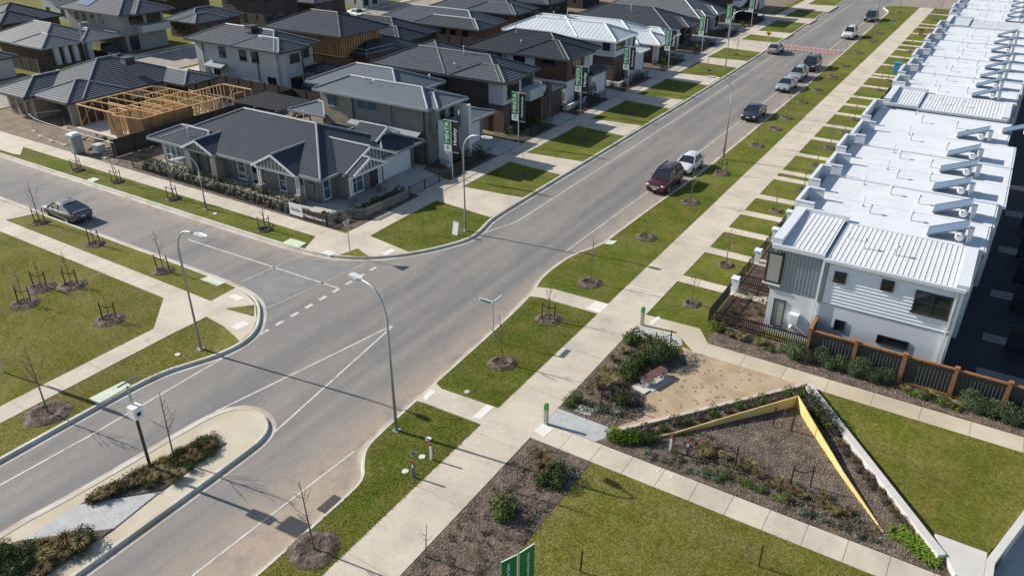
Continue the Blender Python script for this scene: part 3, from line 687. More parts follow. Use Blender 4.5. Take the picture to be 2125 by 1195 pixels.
def window(root, ax, c, o, a0, a1, z0, z1, nx=1, nz=1, fm='gutter_dark', gl='glass', fw=.06, sill=True, name='window'):
    mb = MB()
    addbox(mb, ax, c, o, a0, a1, z0, z0 + fw, -.05, .05); addbox(mb, ax, c, o, a0, a1, z1 - fw, z1, -.05, .05)
    addbox(mb, ax, c, o, a0, a0 + fw, z0 + fw, z1 - fw, -.05, .05); addbox(mb, ax, c, o, a1 - fw, a1, z0 + fw, z1 - fw, -.05, .05)
    for i in range(1, nx): a = a0 + (a1 - a0) * i / nx; addbox(mb, ax, c, o, a - .025, a + .025, z0 + fw, z1 - fw, -.05, .045)
    for i in range(1, nz): z = z0 + (z1 - z0) * i / nz; addbox(mb, ax, c, o, a0 + fw, a1 - fw, z - .02, z + .02, -.05, .042)
    w_ = obj(name, mb, fm, root)
    for i in range(nx):
        for j in range(nz):
            b0, b1 = a0 + (a1 - a0) * i / nx, a0 + (a1 - a0) * (i + 1) / nx; y0, y1 = z0 + (z1 - z0) * j / nz, z0 + (z1 - z0) * (j + 1) / nz
            obj('pane', wb(ax, c, o, b0 + .026, b1 - .026, y0 + .021, y1 - .021, -.04, .012), gl, w_)
    if sill: obj('sill', wb(ax, c, o, a0 - .06, a1 + .06, z0 - .07, z0 - .005, -.02, .09), fm, w_)
    return w_
def walls(root, x0, x1, y0, y1, z0, z1, m, name='wall'): return obj(name, MB().box(x0, x1, y0, y1, z0, z1), m, root)
def downpipe(root, x, y, z1, m='gutter_dark', z0=0): return obj('downpipe', MB().box(x - .05, x + .05, y - .05, y + .05, z0, z1), m, root)
def garage(root, ax, c, o, a0, a1, z1, m='garage_white', z0=.03):
    d = path_part = obj('garage_door', wb(ax, c, o, a0, a1, z0, z1, -.05, .03), m, root)
    n = 5
    for i in range(n):
        h = (z1 - z0) / n; obj('door_panel', wb(ax, c, o, a0 + .03, a1 - .03, z0 + h * i + .015, z0 + h * (i + 1) - .015, .0, .05), m, d)
    return d
def door(root, ax, c, o, a0, a1, z0, z1, m='door_dark'):
    d = obj('door', wb(ax, c, o, a0, a1, z0, z1, -.04, .03), m, root); obj('handle', wb(ax, c, o, a1 - .14, a1 - .1, z0 + .9, z0 + 1.2, .03, .08), 'galv_light', d)
VENT = MB().tube([(0, 0, 0), (0, 0, .35)], .05, 6).tube([(0, 0, .3), (0, 0, .34), (0, 0, .42)], [.04, .14, .03], 8).mesh('roof_vent'); VENT.materials.append(M['galv_light'])
FLUE = MB().tube([(0, 0, -.1), (0, 0, .8)], .05, 6).tube([(0, 0, .78), (0, 0, .9)], .1, 6).mesh('flue'); FLUE.materials.append(M['galv_light'])
def vent(root, x, y, z, kind='roof_vent'): return inst(kind, FLUE if kind == 'flue' else VENT, root, (x, y, z))
def cooler(root, x, y, z):
    c = obj('evaporative_cooler', MB().box(x - .55, x + .55, y - .55, y + .55, z, z + .75).box(x - .62, x + .62, y - .62, y + .62, z + .75, z + .86), 'steel_dark', root)
    for i in range(4): obj('louvre', MB().box(x - .5, x + .5, y - .58, y - .55, z + .1 + i * .15, z + .19 + i * .15), 'gutter_grey', c)

# ---------------------------------------------------------------- corner display home (single storey, metal roof)
h = thing('display_home', 'single-storey grey display home with charcoal metal roof and white gables on the corner', 'house', (-56, 47, 0), group=None)
walls(h, -65.0, -46.0, 43.2, 52.8, 0, 2.5, 'render_taupe'); walls(h, -66.4, -60, 42.9, 46, 0, 2.5, 'block_grey'); walls(h, -53, -45.4, 49.9, 54.6, 0, 2.5, 'render_taupe')
walls(h, -47, -44.9, 44.9, 48.0, 0, 2.5, 'render_taupe')
hip(h, -65.6, -45.0, 42.3, 53.6, 2.62, 22.5, 'charcoal', 'gutter_grey'); hip(h, -67.0, -58.6, 42.05, 46.6, 2.6, 22.5, 'charcoal', 'gutter_grey'); hip(h, -52.5, -44.4, 49.4, 55.1, 2.6, 22.5, 'charcoal', 'gutter_grey')
gable(h, 'y', -61.8, -57.6, 42.1, 45.2, 2.62, 3.55); gable(h, 'y', -52.7, -47.4, 42.2, 46.2, 2.62, 3.95)
gable(h, 'x', 44.3, 48.6, -43.6, -44.17, 2.62, 3.6); gable(h, 'x', 44.32, 50.88, -44.5, -49.2, 2.64, 4.1); gable(h, 'x', 50.6, 54.0, -46.6, -49.5, 3.35, 4.25)
for x in (-65.9, -65.1, -64.3): window(h, 'y', 42.9, -1, x, x + .75, .35, 2.2, 1, 3, 'trim_white', 'glass_blue', sill=False)
window(h, 'y', 42.9, -1, -62.9, -62.1, .5, 2.1, 1, 2, 'trim_white', 'glass_blue')
window(h, 'y', 43.2, -1, -59.9, -58.4, .25, 2.15, 2, 2, 'trim_white', 'glass_blue')
window(h, 'y', 43.2, -1, -56.2, -55.2, .35, 2.15, 1, 3, 'trim_white', 'glass_blue'); window(h, 'y', 43.2, -1, -54.4, -53.4, .15, 2.15, 1, 2, 'trim_white', 'glass')
window(h, 'y', 43.2, -1, -51.0, -50.1, .25, 2.15, 1, 2, 'trim_white', 'glass_blue'); window(h, 'y', 43.2, -1, -48.5, -47.9, .15, 2.15, 1, 2, 'trim_white', 'glass_blue')
window(h, 'x', -46.0, 1, 43.4, 44.2, .3, 2.15, 1, 2, 'trim_white', 'glass_blue'); window(h, 'x', -44.9, 1, 45.4, 47.1, .25, 2.2, 2, 2, 'trim_white', 'glass_blue', .09)
garage(h, 'x', -45.4, 1, 50.3, 54.2, 2.25); door(h, 'x', -45.0, 1, 48.25, 49.2, .05, 2.2)
for x in (-61.4, -57.95): obj('brick_pier', MB().box(x - .38, x + .38, 41.95, 42.7, 0, 2.4), 'block_grey', h)
for x in (-52.35, -47.75):
    obj('brick_pier', MB().box(x - .3, x + .3, 42.0, 42.6, 0, .8), 'block_grey', h)
    for d in (-.13, .13): obj('post', MB().box(x + d - .06, x + d + .06, 42.24, 42.36, .8, 2.4), 'trim_white', h)
for y in (44.6, 48.2):
    obj('brick_pier', MB().box(-44.15, -43.6, y - .3, y + .3, 0, .7), 'block_grey', h)
    for d in (-.13, .13): obj('post', MB().box(-43.96, -43.84, y + d - .06, y + d + .06, .7, 2.4), 'trim_white', h)
for x, y in ((-56.7, 43.12), (-53.0, 43.12), (-46.4, 43.12), (-45.3, 54.5), (-62.0, 42.8)): downpipe(h, x, y, 2.4, 'gutter_grey')
obj('meter_box', MB().box(-47.3, -46.7, 43.02, 43.2, .9, 1.7), 'render_taupe', h); vent(h, -62.4, 43.2, 3.05, 'flue'); vent(h, -52.5, 48.3, 4.9, 'flue')
# ---------------------------------------------------------------- H2: grey two-storey, zinc roof, white portal
h = thing('grey_house', 'two-storey taupe home with pale zinc roof and tall white portal beside the driveway', 'house', (-51, 60, 0))
walls(h, -57.6, -44.5, 56.0, 60.2, 0, 5.4, 'render_taupe'); walls(h, -60.4, -49.6, 58.2, 64.2, 0, 5.4, 'render_taupe'); walls(h, -57.62, -53.6, 55.94, 56.3, 0, 5.36, 'brick_tan')
walls(h, -50, -44.6, 60, 65.2, 0, 2.8, 'render_taupe'); walls(h, -44.5, -43.9, 56.5, 60.0, 2.9, 5.38, 'render_grey')
hip(h, -58.3, -43.9, 55.35, 60.7, 5.5, 22, 'zinc', 'gutter_grey', sp=.34); hip(h, -61.3, -49.0, 57.4, 64.8, 5.5, 22, 'zinc', 'gutter_grey', sp=.34); hip(h, -47.5, -43.2, 56.0, 60.6, 5.52, 18, 'zinc', 'gutter_grey', sp=.34)
hip(h, -50.5, -43.6, 60.4, 66.0, 2.9, 14, 'zinc', 'gutter_grey', sp=.34); hip(h, -62.5, -57.4, 55.6, 60.0, 2.75, 16, 'zinc', 'gutter_grey', sp=.34)
obj('awning', MB().face([(-54, 55.15, 2.75), (-45.2, 55.15, 2.75), (-45.2, 56.0, 3.1), (-54, 56.0, 3.1)]).box(-54, -45.2, 55.1, 55.16, 2.6, 2.75), 'cap_light', h)
window(h, 'y', 55.94, -1, -57.1, -55.6, 3.9, 5.15, 2, 1, 'cap_light', 'glass_blue'); window(h, 'y', 56.0, -1, -53.2, -50.6, 4.1, 5.15, 2, 1, 'cap_light', 'glass_blue'); window(h, 'y', 56.0, -1, -49.0, -48.6, 3.2, 5.1, 1, 1, 'cap_light', 'glass_blue', sill=False)
window(h, 'y', 55.94, -1, -57.0, -54.6, 1.0, 2.2, 3, 1, 'cap_light', 'glass_blue')
window(h, 'x', -43.9, 1, 57.1, 57.9, 3.2, 5.1, 1, 1); window(h, 'x', -43.9, 1, 58.6, 59.3, 3.2, 5.1, 1, 1); garage(h, 'x', -44.6, 1, 61.0, 64.6, 2.4)
for y in (56.3, 59.7): obj('portal_column', MB().box(-43.4, -42.3, y - .2, y + .2, 0, 5.2 if y > 58 else 4.4), 'render_white', h)
obj('portal_glass', MB().box(-43.3, -43.26, 56.5, 59.5, 3.1, 4.2), 'glass_blue', h)
downpipe(h, -53.7, 55.88, 5.3); downpipe(h, -44.9, 55.92, 5.3); vent(h, -53.2, 57.4, 6.5); vent(h, -51.8, 57.2, 6.45); vent(h, -49.2, 62.6, 6.2)
pg = thing('pergola', 'dark slatted pergola on posts behind the grey two-storey home', 'pergola', (-66, 57, 0))
for x in (-70, -63.4):
    for y in (54.8, 59.2): obj('post', MB().box(x - .06, x + .06, y - .06, y + .06, 0, 2.5), 'steel_dark', pg)
for x in (-70, -66.7, -63.4): obj('beam', MB().box(x - .06, x + .06, 54.6, 59.4, 2.5, 2.62), 'gutter_grey', pg)
for i in range(10): obj('slat', MB().box(-70.2, -63.2, 54.7 + i * .5, 54.95 + i * .5, 2.63, 2.72), 'black', pg)
# ---------------------------------------------------------------- H3: brick with slate-grey tiles
h = thing('brick_house', 'two-storey dark brick home with grey tiled roof behind the World of Homes flag', 'house', (-52, 72, 0))
walls(h, -60.6, -44.1, 67.9, 74.5, 0, 5.4, 'brick_dark'); walls(h, -60.6, -51, 74.5, 77, 0, 5.4, 'brick_dark'); walls(h, -45.6, -43.75, 67.84, 71.4, 3.0, 5.4, 'render_pale'); walls(h, -45.6, -43.7, 67.82, 71.4, 0, 3.0, 'brick_brown')
walls(h, -46, -42.5, 73.6, 78.2, 0, 2.7, 'brick_brown'); walls(h, -44.2, -42.7, 71.6, 75.0, 2.75, 3.9, 'render_pale'); walls(h, -43.0, -42.4, 75.0, 75.7, 0, 4.1, 'brick_brown')
hip(h, -61.2, -43.7, 67.3, 75.1, 5.5, 22.5, 'slate'); hip(h, -61.2, -50.8, 67.35, 77.6, 5.5, 22.5, 'slate'); hip(h, -50.0, -43.1, 67.25, 72.0, 5.55, 22.5, 'slate'); hip(h, -47.5, -42.3, 74.6, 78.8, 3.0, 15, 'slate')
window(h, 'x', -43.75, 1, 68.6, 70.9, 3.5, 5.2, 4, 1); window(h, 'x', -44.1, 1, 71.9, 73.9, 3.6, 5.2, 2, 1); window(h, 'y', 67.9, -1, -51.4, -50.8, 3.7, 5.0); window(h, 'y', 67.9, -1, -56.4, -55.2, 4.2, 5.0, 2); window(h, 'x', -43.7, 1, 69.0, 70.6, .4, 2.3, 2)
door(h, 'x', -43.7, 1, 70.8, 71.3, .1, 2.3); garage(h, 'x', -42.5, 1, 74.2, 77.8, 2.3, 'door_dark')
downpipe(h, -45.7, 67.78, 5.3); vent(h, -50.7, 70.7, 7.0, 'flue'); vent(h, -50.4, 68.6, 6.1)
# ---------------------------------------------------------------- H4: white walls, black tiles
h = thing('white_house', 'two-storey white rendered home with black tiled roof and dark timber-clad upper corner', 'house', (-50, 85, 0))
walls(h, -56.7, -43.9, 80.8, 88.6, 0, 5.4, 'render_white'); walls(h, -47.6, -43.2, 80.74, 84.6, 2.9, 5.4, 'timber_clad'); walls(h, -46.6, -43.4, 80.76, 84.4, 0, 2.9, 'render_white'); walls(h, -44.2, -43.0, 84.6, 86.0, 2.8, 5.4, 'render_pale')
walls(h, -48, -43.0, 86.0, 91.0, 0, 2.7, 'render_grey')
hip(h, -57.3, -43.2, 80.2, 89.2, 5.5, 22.5, 'black'); hip(h, -50.0, -42.6, 80.1, 86.4, 5.55, 22.5, 'black'); hip(h, -48.5, -42.4, 85.8, 91.4, 2.9, 14, 'black')
window(h, 'x', -43.2, 1, 82.0, 84.2, 3.5, 5.2, 3); window(h, 'y', 80.8, -1, -54.6, -52.2, 4.0, 5.2, 2, 1, 'cap_light', 'glass_blue'); window(h, 'y', 80.8, -1, -50.6, -49.0, 4.2, 5.1, 2); window(h, 'y', 80.76, -1, -46.3, -45.6, .5, 2.3); window(h, 'y', 80.74, -1, -46.6, -44.8, 4.6, 5.2, 2)
door(h, 'x', -43.4, 1, 83.0, 84.0, .1, 2.4); garage(h, 'x', -43.0, 1, 86.6, 90.4, 2.3, 'garage_white')
obj('meter_box', MB().box(-44.6, -44.0, 80.62, 80.76, 1.2, 1.9), 'render_white', h); downpipe(h, -51.7, 80.72, 5.3); vent(h, -52.0, 83.6, 7.2, 'flue'); vent(h, -50.4, 82.2, 6.3)
obj('planter_wall', MB().box(-47, -42.2, 79.0, 79.25, 0, .6).box(-42.4, -42.15, 79.25, 84, 0, .6), 'render_white', h)
# ---------------------------------------------------------------- H5: white metal roof two-storey
h = thing('white_roof_house', 'two-storey home with white metal roof, brown brick base and white upper corner', 'house', (-51, 97, 0))
walls(h, -59.4, -43.6, 93.6, 99.0, 0, 5.4, 'brick_dark'); walls(h, -59.4, -49, 99, 100.4, 0, 5.4, 'brick_dark'); walls(h, -48.8, -43.3, 93.5, 97.6, 3.4, 5.4, 'render_white'); walls(h, -47.5, -43.4, 93.54, 97.4, 0, 3.4, 'brick_brown'); walls(h, -44, -42.9, 97.6, 99.2, 0, 5.4, 'render_white')
walls(h, -48, -43.4, 99.2, 103.6, 0, 2.7, 'brick_brown')
hip(h, -60.0, -42.9, 93.0, 99.6, 5.5, 23, 'white', 'white_paint', sp=.6); hip(h, -60, -48.5, 93.05, 101.0, 5.5, 23, 'white', 'white_paint', sp=.6); hip(h, -48.5, -42.8, 99.3, 104, 2.85, 14, 'white', 'white_paint', sp=.6)
window(h, 'x', -43.3, 1, 94.0, 96.6, 4.2, 5.2, 3); window(h, 'y', 93.5, -1, -45.0, -43.9, 4.2, 5.2); window(h, 'x', -42.9, 1, 98.2, 98.7, 3.4, 5.2); window(h, 'x', -43.4, 1, 94.8, 95.4, .3, 2.4); window(h, 'x', -43.4, 1, 96.2, 96.8, .3, 2.4); garage(h, 'x', -43.4, 1, 99.7, 103.3, 2.3); vent(h, -54, 96.5, 6.9, 'flue'); vent(h, -51, 94.6, 6.1)
obj('planter_wall', MB().box(-45.5, -41.8, 92.4, 92.65, 0, .6).box(-42.0, -41.75, 92.65, 97, 0, .6), 'render_white', h)
# ---------------------------------------------------------------- H6..H9
h = thing('white_roof_house', 'single-storey brick home with white metal hipped roofs and white corner pillar', 'house', (-53, 111, 0))
walls(h, -64.4, -46.4, 107.4, 116.4, 0, 2.6, 'brick_tan'); walls(h, -51, -43.6, 108.0, 112.4, 0, 2.6, 'brick_brown'); obj('pillar', MB().box(-43.9, -43.2, 107.8, 108.5, 0, 2.5), 'render_white', h)
hip(h, -65, -45.8, 106.8, 117, 2.7, 21, 'white', 'white_paint', sp=.6); hip(h, -52, -42.7, 107.4, 113.1, 2.72, 21, 'white', 'white_paint', sp=.6); hip(h, -50, -43.5, 112.2, 117.2, 2.7, 21, 'white', 'white_paint', sp=.6)
window(h, 'x', -43.6, 1, 109.4, 111.6, .5, 2.2, 3); window(h, 'y', 108, -1, -46.6, -45.2, .9, 2.1, 2); garage(h, 'x', -46.4, 1, 113.0, 116.2, 2.3); vent(h, -60, 111.5, 4.6, 'flue'); vent(h, -57, 110.6, 4.3)
h = thing('dark_tile_house', 'single-storey home with dark tiled roof between the white roof and the pale grey roof', 'house', (-54, 124, 0))
walls(h, -64.4, -46, 118.8, 129.4, 0, 2.6, 'brick_dark'); walls(h, -50, -45, 123.2, 126.4, 0, 2.6, 'brick_brown'); obj('pillar', MB().box(-45.4, -44.8, 119.6, 120.4, 0, 2.6), 'render_white', h)
hip(h, -65, -45.2, 118.2, 130, 2.7, 21, 'slate'); hip(h, -51, -44.1, 122.6, 127.4, 2.72, 21, 'slate')
window(h, 'x', -45, 1, 123.7, 125.8, .5, 2.2, 3); garage(h, 'x', -46, 1, 126.9, 129.2, 2.3, 'door_dark'); vent(h, -54, 122, 4.6, 'flue')
h = thing('grey_roof_house', 'single-storey home with large pale grey roof and two small white front gables', 'house', (-54, 137, 0))
walls(h, -64.4, -46.4, 131.8, 142.6, 0, 2.6, 'brick_tan'); walls(h, -47, -45.2, 132.4, 135.0, 0, 2.6, 'render_white'); walls(h, -47, -45.2, 137.6, 140.4, 0, 2.6, 'render_white')
hip(h, -65, -45.4, 131, 143.2, 2.7, 24, 'greytile', 'gutter_grey'); hip(h, -50, -44.4, 131.8, 135.6, 2.72, 24, 'greytile', 'gutter_grey'); hip(h, -50, -44.4, 137, 141, 2.72, 24, 'greytile', 'gutter_grey')
window(h, 'x', -45.2, 1, 132.9, 134.6, .4, 2.2, 2); window(h, 'x', -45.2, 1, 138.0, 140, .4, 2.2, 2)
h = thing('brick_house', 'two-storey dark brick home with white balcony near the top of the street', 'house', (-52, 150, 0))
walls(h, -60, -45, 145.6, 154.6, 0, 5.4, 'brick_dark'); walls(h, -45, -43.6, 146, 150, 2.8, 3.8, 'render_white'); walls(h, -49, -43.4, 150.4, 155, 0, 2.7, 'brick_brown'); hip(h, -60.6, -44.4, 145, 155.2, 5.5, 22, 'slate'); hip(h, -49.5, -43, 150.2, 155.6, 2.85, 15, 'slate')
window(h, 'x', -45, 1, 146.6, 149.4, 3.2, 5.0, 3); window(h, 'x', -45, 1, 146.6, 149.4, .4, 2.4, 3)
h = thing('pale_house', 'farthest two-storey pale home on the left side of the street', 'house', (-52, 163, 0))
walls(h, -60, -45, 158.6, 167.6, 0, 5.4, 'render_pale'); hip(h, -60.6, -44.4, 158, 168.2, 5.5, 22, 'slate'); window(h, 'x', -45, 1, 160, 163, 3.2, 5.0, 3); window(h, 'y', 158.6, -1, -52, -50, 3.4, 4.8, 2)
# ---------------------------------------------------------------- houses behind
h = thing('pale_house', 'pale two-storey house with grey tiles and a roof-top cooler behind the black fence', 'house', (-82, 69, 0))
walls(h, -90.2, -75.2, 66.0, 72.0, 0, 5.4, 'render_pale'); hip(h, -90.9, -74.5, 65.2, 72.8, 5.55, 22, 'slatelight'); hip(h, -82, -73.6, 65.1, 70.0, 5.58, 22, 'slatelight')
walls(h, -75.2, -74.2, 66.3, 69.4, 0, 5.4, 'render_pale'); hip(h, -75, -70.6, 69.6, 73.2, 2.7, 18, 'black'); 
for y in (69.9, 72.9): obj('post', MB().box(-71.1, -70.8, y - .12, y + .12, 0, 2.6), 'render_pale', h)
for x in (-85.6, -81.8, -79.6): window(h, 'y', 66, -1, x, x + 1.3, 3.7, 5.0, 2)
for x, w_ in ((-87.2, 1.2), (-77.2, 1.5)): window(h, 'y', 66, -1, x, x + w_, .6, 2.2, 2)
window(h, 'x', -74.2, 1, 67.2, 68.8, 3.9, 5.0, 2); window(h, 'x', -74.2, 1, 66.9, 68.9, .2, 2.2, 1); window(h, 'x', -75.2, 1, 70.2, 71.4, 3.9, 5.0, 2)
obj('awning', MB().face([(-87.8, 64.9, 2.6), (-84.4, 64.9, 2.6), (-84.4, 66, 2.95), (-87.8, 66, 2.95)]).box(-87.8, -84.4, 64.85, 64.92, 2.45, 2.6), 'gutter_grey', h)
for x in (-88.6, -78.6): downpipe(h, x, 65.92, 5.3)
downpipe(h, -74.12, 69.2, 5.3); cooler(h, -81.5, 68.3, 6.7); vent(h, -79, 67.2, 6.3); vent(h, -78.4, 67, 6.25)
h = thing('unfinished_house', 'half-built two-storey house with bare timber frame under a black tiled roof', 'house', (-81, 81, 0))
hip(h, -89, -74.4, 76.5, 86.2, 5.55, 22, 'black'); hip(h, -80, -72.2, 79.0, 89.6, 2.85, 20, 'black')
walls(h, -88.2, -75.2, 77.3, 85.4, 0, 2.4, 'brick_orange'); walls(h, -79, -73, 80, 88.8, 0, 2.4, 'brick_orange')
STUD = MB().box(-.045, .045, -.02, .02, 0, 2.55).mesh('stud'); STUD.materials.append(M['pine'])
walls(h, -88.0, -75.5, 77.6, 85.2, 2.4, 5.3, 'ply', 'sheathing')
for i in range(27): inst('stud', STUD, h, (-88.2 + i * .5, 77.42, 2.75))
for i in range(17): inst('stud', STUD, h, (-75.3, 77.4 + i * .5, 2.75), (0, 0, R(90)))
obj('plate', MB().box(-88.3, -75.2, 77.36, 77.48, 2.65, 2.75).box(-88.3, -75.2, 77.36, 77.48, 5.28, 5.36), 'pine', h)
rl = thing('scaffold_rail', 'silver edge-protection railing along the low black roof of the half-built house', 'railing', (-76, 79, 2.6))
for z in (3.2, 3.75): obj('rail', MB().tube([(-80, 78.8, z), (-72.3, 78.8, z), (-72.1, 84, z)], .03, 5), 'galv_light', rl)
for x in (-80, -76.4, -72.3): obj('upright', MB().tube([(x, 78.8, 2.6), (x, 78.8, 3.8)], .03, 5), 'galv_light', rl)
h = thing('brown_brick_house', 'long single-storey brown brick house with dark tiles in the second row', 'house', (-81, 108, 0))
walls(h, -91.4, -72.2, 103.8, 111.4, 0, 2.6, 'brick_orange'); hip(h, -92, -71.5, 103.1, 112, 2.7, 23, 'slatelight'); hip(h, -84, -70.8, 102.9, 108, 2.72, 23, 'slatelight')
for x in (-82.2, -79.0, -77.0, -74.6): window(h, 'y', 103.8, -1, x, x + 1.1, .3, 2.2, 1)
window(h, 'y', 103.8, -1, -87, -85, 1.0, 2.2, 2)
h = thing('dark_roof_house', 'single-storey brown brick house with dark ribbed tiles and a big cooler beside the timber frame', 'house', (-90, 52, 0))
walls(h, -96.4, -90.8, 44.4, 57, 0, 2.6, 'brick_tan'); walls(h, -91.5, -85.2, 46.8, 60.2, 0, 2.6, 'brick_brown'); hip(h, -97.2, -84.5, 46.5, 60.9, 2.7, 21, 'slatelight'); hip(h, -97.2, -90.6, 43.4, 54, 2.68, 21, 'slatelight'); hip(h, -91.3, -84.4, 44.6, 52, 2.68, 21, 'slatelight'); hip(h, -90, -80.5, 56.5, 61.2, 2.66, 20, 'slatelight')
for x in (-91.1, -85.2): obj('brick_pier', MB().box(x - .25, x + .25, 45.1, 45.7, 0, 2.5), 'render_grey', h)
for x in (-95.8, -94.0, -92.4): window(h, 'y', 44.4, -1, x, x + .7, .4, 2.2)
for y in (52.5, 55.5): window(h, 'x', -85.2, 1, y, y + 1.8, 1.4, 2.1, 2, 1, 'trim_white', 'blind')
cooler(h, -87.6, 54.6, 4.6)
h = thing('grey_roof_bungalow', 'single-storey house with plain grey roof and a dark car in its carport', 'house', (-121, 65, 0))
walls(h, -128, -116, 60.2, 67, 0, 2.6, 'brick_brown'); hip(h, -130, -115.2, 59.4, 69.6, 2.7, 22, 'greytile', 'gutter_grey'); hip(h, -122, -114.6, 59.2, 65, 2.72, 22, 'greytile', 'gutter_grey'); hip(h, -122, -114.4, 65, 71.6, 2.7, 18, 'greytile', 'gutter_grey')
for y in (61.2, 62.6, 64.0, 66.2): obj('pillar', MB().box(-115.9, -115.3, y, y + .7, 0, 2.55), 'render_white', h)
h = thing('solar_roof_house', 'large two-storey grey house with solar panels on its roof at the upper left', 'house', (-121, 75, 0))
walls(h, -128.6, -114.4, 71.9, 79.0, 0, 5.4, 'render_grey'); hip(h, -129.4, -113.6, 71.0, 80, 5.55, 22, 'slatelight'); hip(h, -120, -112.4, 73, 79.8, 5.58, 22, 'slatelight'); walls(h, -114.4, -113.0, 74, 79, 2.7, 3.7, 'render_pale')
for x in (-126.5, -124.6, -122.4, -120.2): window(h, 'y', 71.9, -1, x, x + .9, 3.9, 5.0)
window(h, 'x', -114.4, 1, 73, 75.4, 3.9, 5.1, 2); window(h, 'x', -114.4, 1, 76, 78.5, 3.8, 5.1, 2); window(h, 'x', -114.4, 1, 72.4, 74, .2, 2.4); obj('awning', MB().box(-118.6, -115.6, 70.9, 71.9, 2.9, 3.0), 'cap_light', h)
for i in range(3): obj('solar_panel', MB().face([(-126.2 + i * 1.15, 72.2, 6.15), (-125.1 + i * 1.15, 72.2, 6.15), (-125.1 + i * 1.15, 74.4, 7.05), (-126.2 + i * 1.15, 74.4, 7.05)]), 'solar', h)
BG = [(-121, -113.5, 83.4, 94, 1, 'slatelight', 'brick_brown', 'low brick house with grey tiles beyond the solar-roofed house'), (-124, -112.8, 97, 107, 2, 'slate', 'brick_dark', 'dark two-storey house at the top left beyond the parked van'),
      (-124, -112.5, 109, 119, 1, 'slate', 'brick_brown', 'dark-roofed single-storey house at the top edge left of centre'), (-125, -112.5, 122, 132, 2, 'slate', 'render_pale', 'pale two-storey house at the top edge above the half-built one'),
      (-156, -143, 82, 92, 2, 'slate', 'render_pale', 'white two-storey house cut by the top left corner'), (-150, -139, 66, 77, 1, 'slate', 'brick_brown', 'low house with striped dark roof at the far left edge'),
      (-119, -113, 44.5, 55, 1, 'slatelight', 'render_pale', 'small pale house at the left edge behind the tan fence posts'), (-92, -74, 118, 127, 1, 'slate', 'brick_brown', 'brick house with long dark roof at the top centre'),
      (-92, -75, 131, 141, 1, 'slate', 'brick_dark', 'dark brick house at the top edge right of centre'), (-92, -76, 89.5, 100, 1, 'black', 'brick_dark', 'low dark house tucked between the half-built and the brown brick house'), (-91, -75, 145, 155, 2, 'slate', 'brick_dark', 'two-storey dark house beyond the top centre lots'), (-150, -139, 97, 108, 1, 'slate', 'brick_brown', 'brown house beyond the far street at the top left')]
for x0, x1, y0, y1, st, sty, wm, lb in BG:
    h = thing('suburban_house', lb, 'house', ((x0 + x1) / 2, (y0 + y1) / 2, 0), group='houses in the back rows')
    ze = 2.7 if st == 1 else 5.5
    walls(h, x0 + .6, x1 - .6, y0 + .6, y1 - .6, 0, ze - .1, wm); hip(h, x0, x1, y0, y1, ze, 22, sty); hip(h, x0 + (x1 - x0) * .45, x1 + .7, y0 - .1, y0 + (y1 - y0) * .62, ze + .03, 22, sty)
    walls(h, x1 - 1.5, x1 + .1, y0 + .5, y0 + (y1 - y0) * .55, 0, ze - .1, wm)
    for f in range(st):
        for i in range(3):
            x = x0 + 1.5 + i * (x1 - x0 - 3.5) / 2; window(h, 'y', y0 + .6, -1, x, x + 1.1, .9 + 2.8 * f, 2.1 + 2.8 * f, 2, 1)
        for i in range(2):
            y = y0 + 1 + i * 2.6; window(h, 'x', x1 + .1, 1, y, y + 1.4, .5 + 2.8 * f, 2.2 + 2.8 * f, 2, 1)
# ================================================================ timber-frame house under construction
h = thing('timber_frame_house', 'unroofed timber-frame house of golden studs and plywood on a bare lot', 'house', (-78, 51, 0))
obj('floor_slab', MB().box(-84.0, -72.2, 44.6, 60.2, 0, .16), 'concrete_grey', h)
FST = MB().box(-.03, .03, -.05, .05, 0, 2.4).mesh('stud'); FST.materials.append(M['pine'])
def frame_wall(x0, y0, x1, y1, ply=False, st=.45, brace=False):
    d = Vector((x1 - x0, y1 - y0, 0)); L_ = d.length; a = math.atan2(d.y, d.x); n = max(1, int(L_ / st))
    obj('top_plate', MB().bar((x0, y0, 2.6), (x1, y1, 2.6), .11, .1), 'pine', h); obj('bottom_plate', MB().bar((x0, y0, .2), (x1, y1, .2), .09, .07), 'pine', h)
    for i in range(n + 1): inst('stud', FST, h, (x0 + d.x * i / n, y0 + d.y * i / n, .2), (0, 0, a))
    if brace: obj('brace', MB().bar((x0, y0 - .05, .25), (x0 + d.x * min(1, 2 / L_), y0 + d.y * min(1, 2 / L_) - .05, 2.55), .03, .07), 'pine', h)
    if ply:
        k = max(1, round(L_ / 1.2)); nn = Vector((d.y, -d.x, 0)).normalized() * .06
        for i in range(k):
            p = Vector((x0, y0, 0)) + d * (i / k) + nn; q = Vector((x0, y0, 0)) + d * ((i + 1) / k - .012 / L_) + nn
            obj('ply_sheet', MB().bar((p.x, p.y, 1.4), (q.x, q.y, 1.4), .018, 2.4), 'ply', h)
frame_wall(-83.6, 45.1, -83.6, 54.5, False, .9, True); frame_wall(-78.4, 45.2, -83.6, 45.2, False, 2.6)
frame_wall(-78.4, 45.2, -78.4, 54.8); frame_wall(-78.4, 45.2, -77.7, 45.2, True); frame_wall(-77.7, 45.2, -76.8, 45.2, False, .5, True); frame_wall(-76.8, 44.8, -75.6, 44.8, True); frame_wall(-75.6, 44.8, -74.6, 45.0, False, .5, True); frame_wall(-74.6, 45.0, -72.7, 45.3, True)
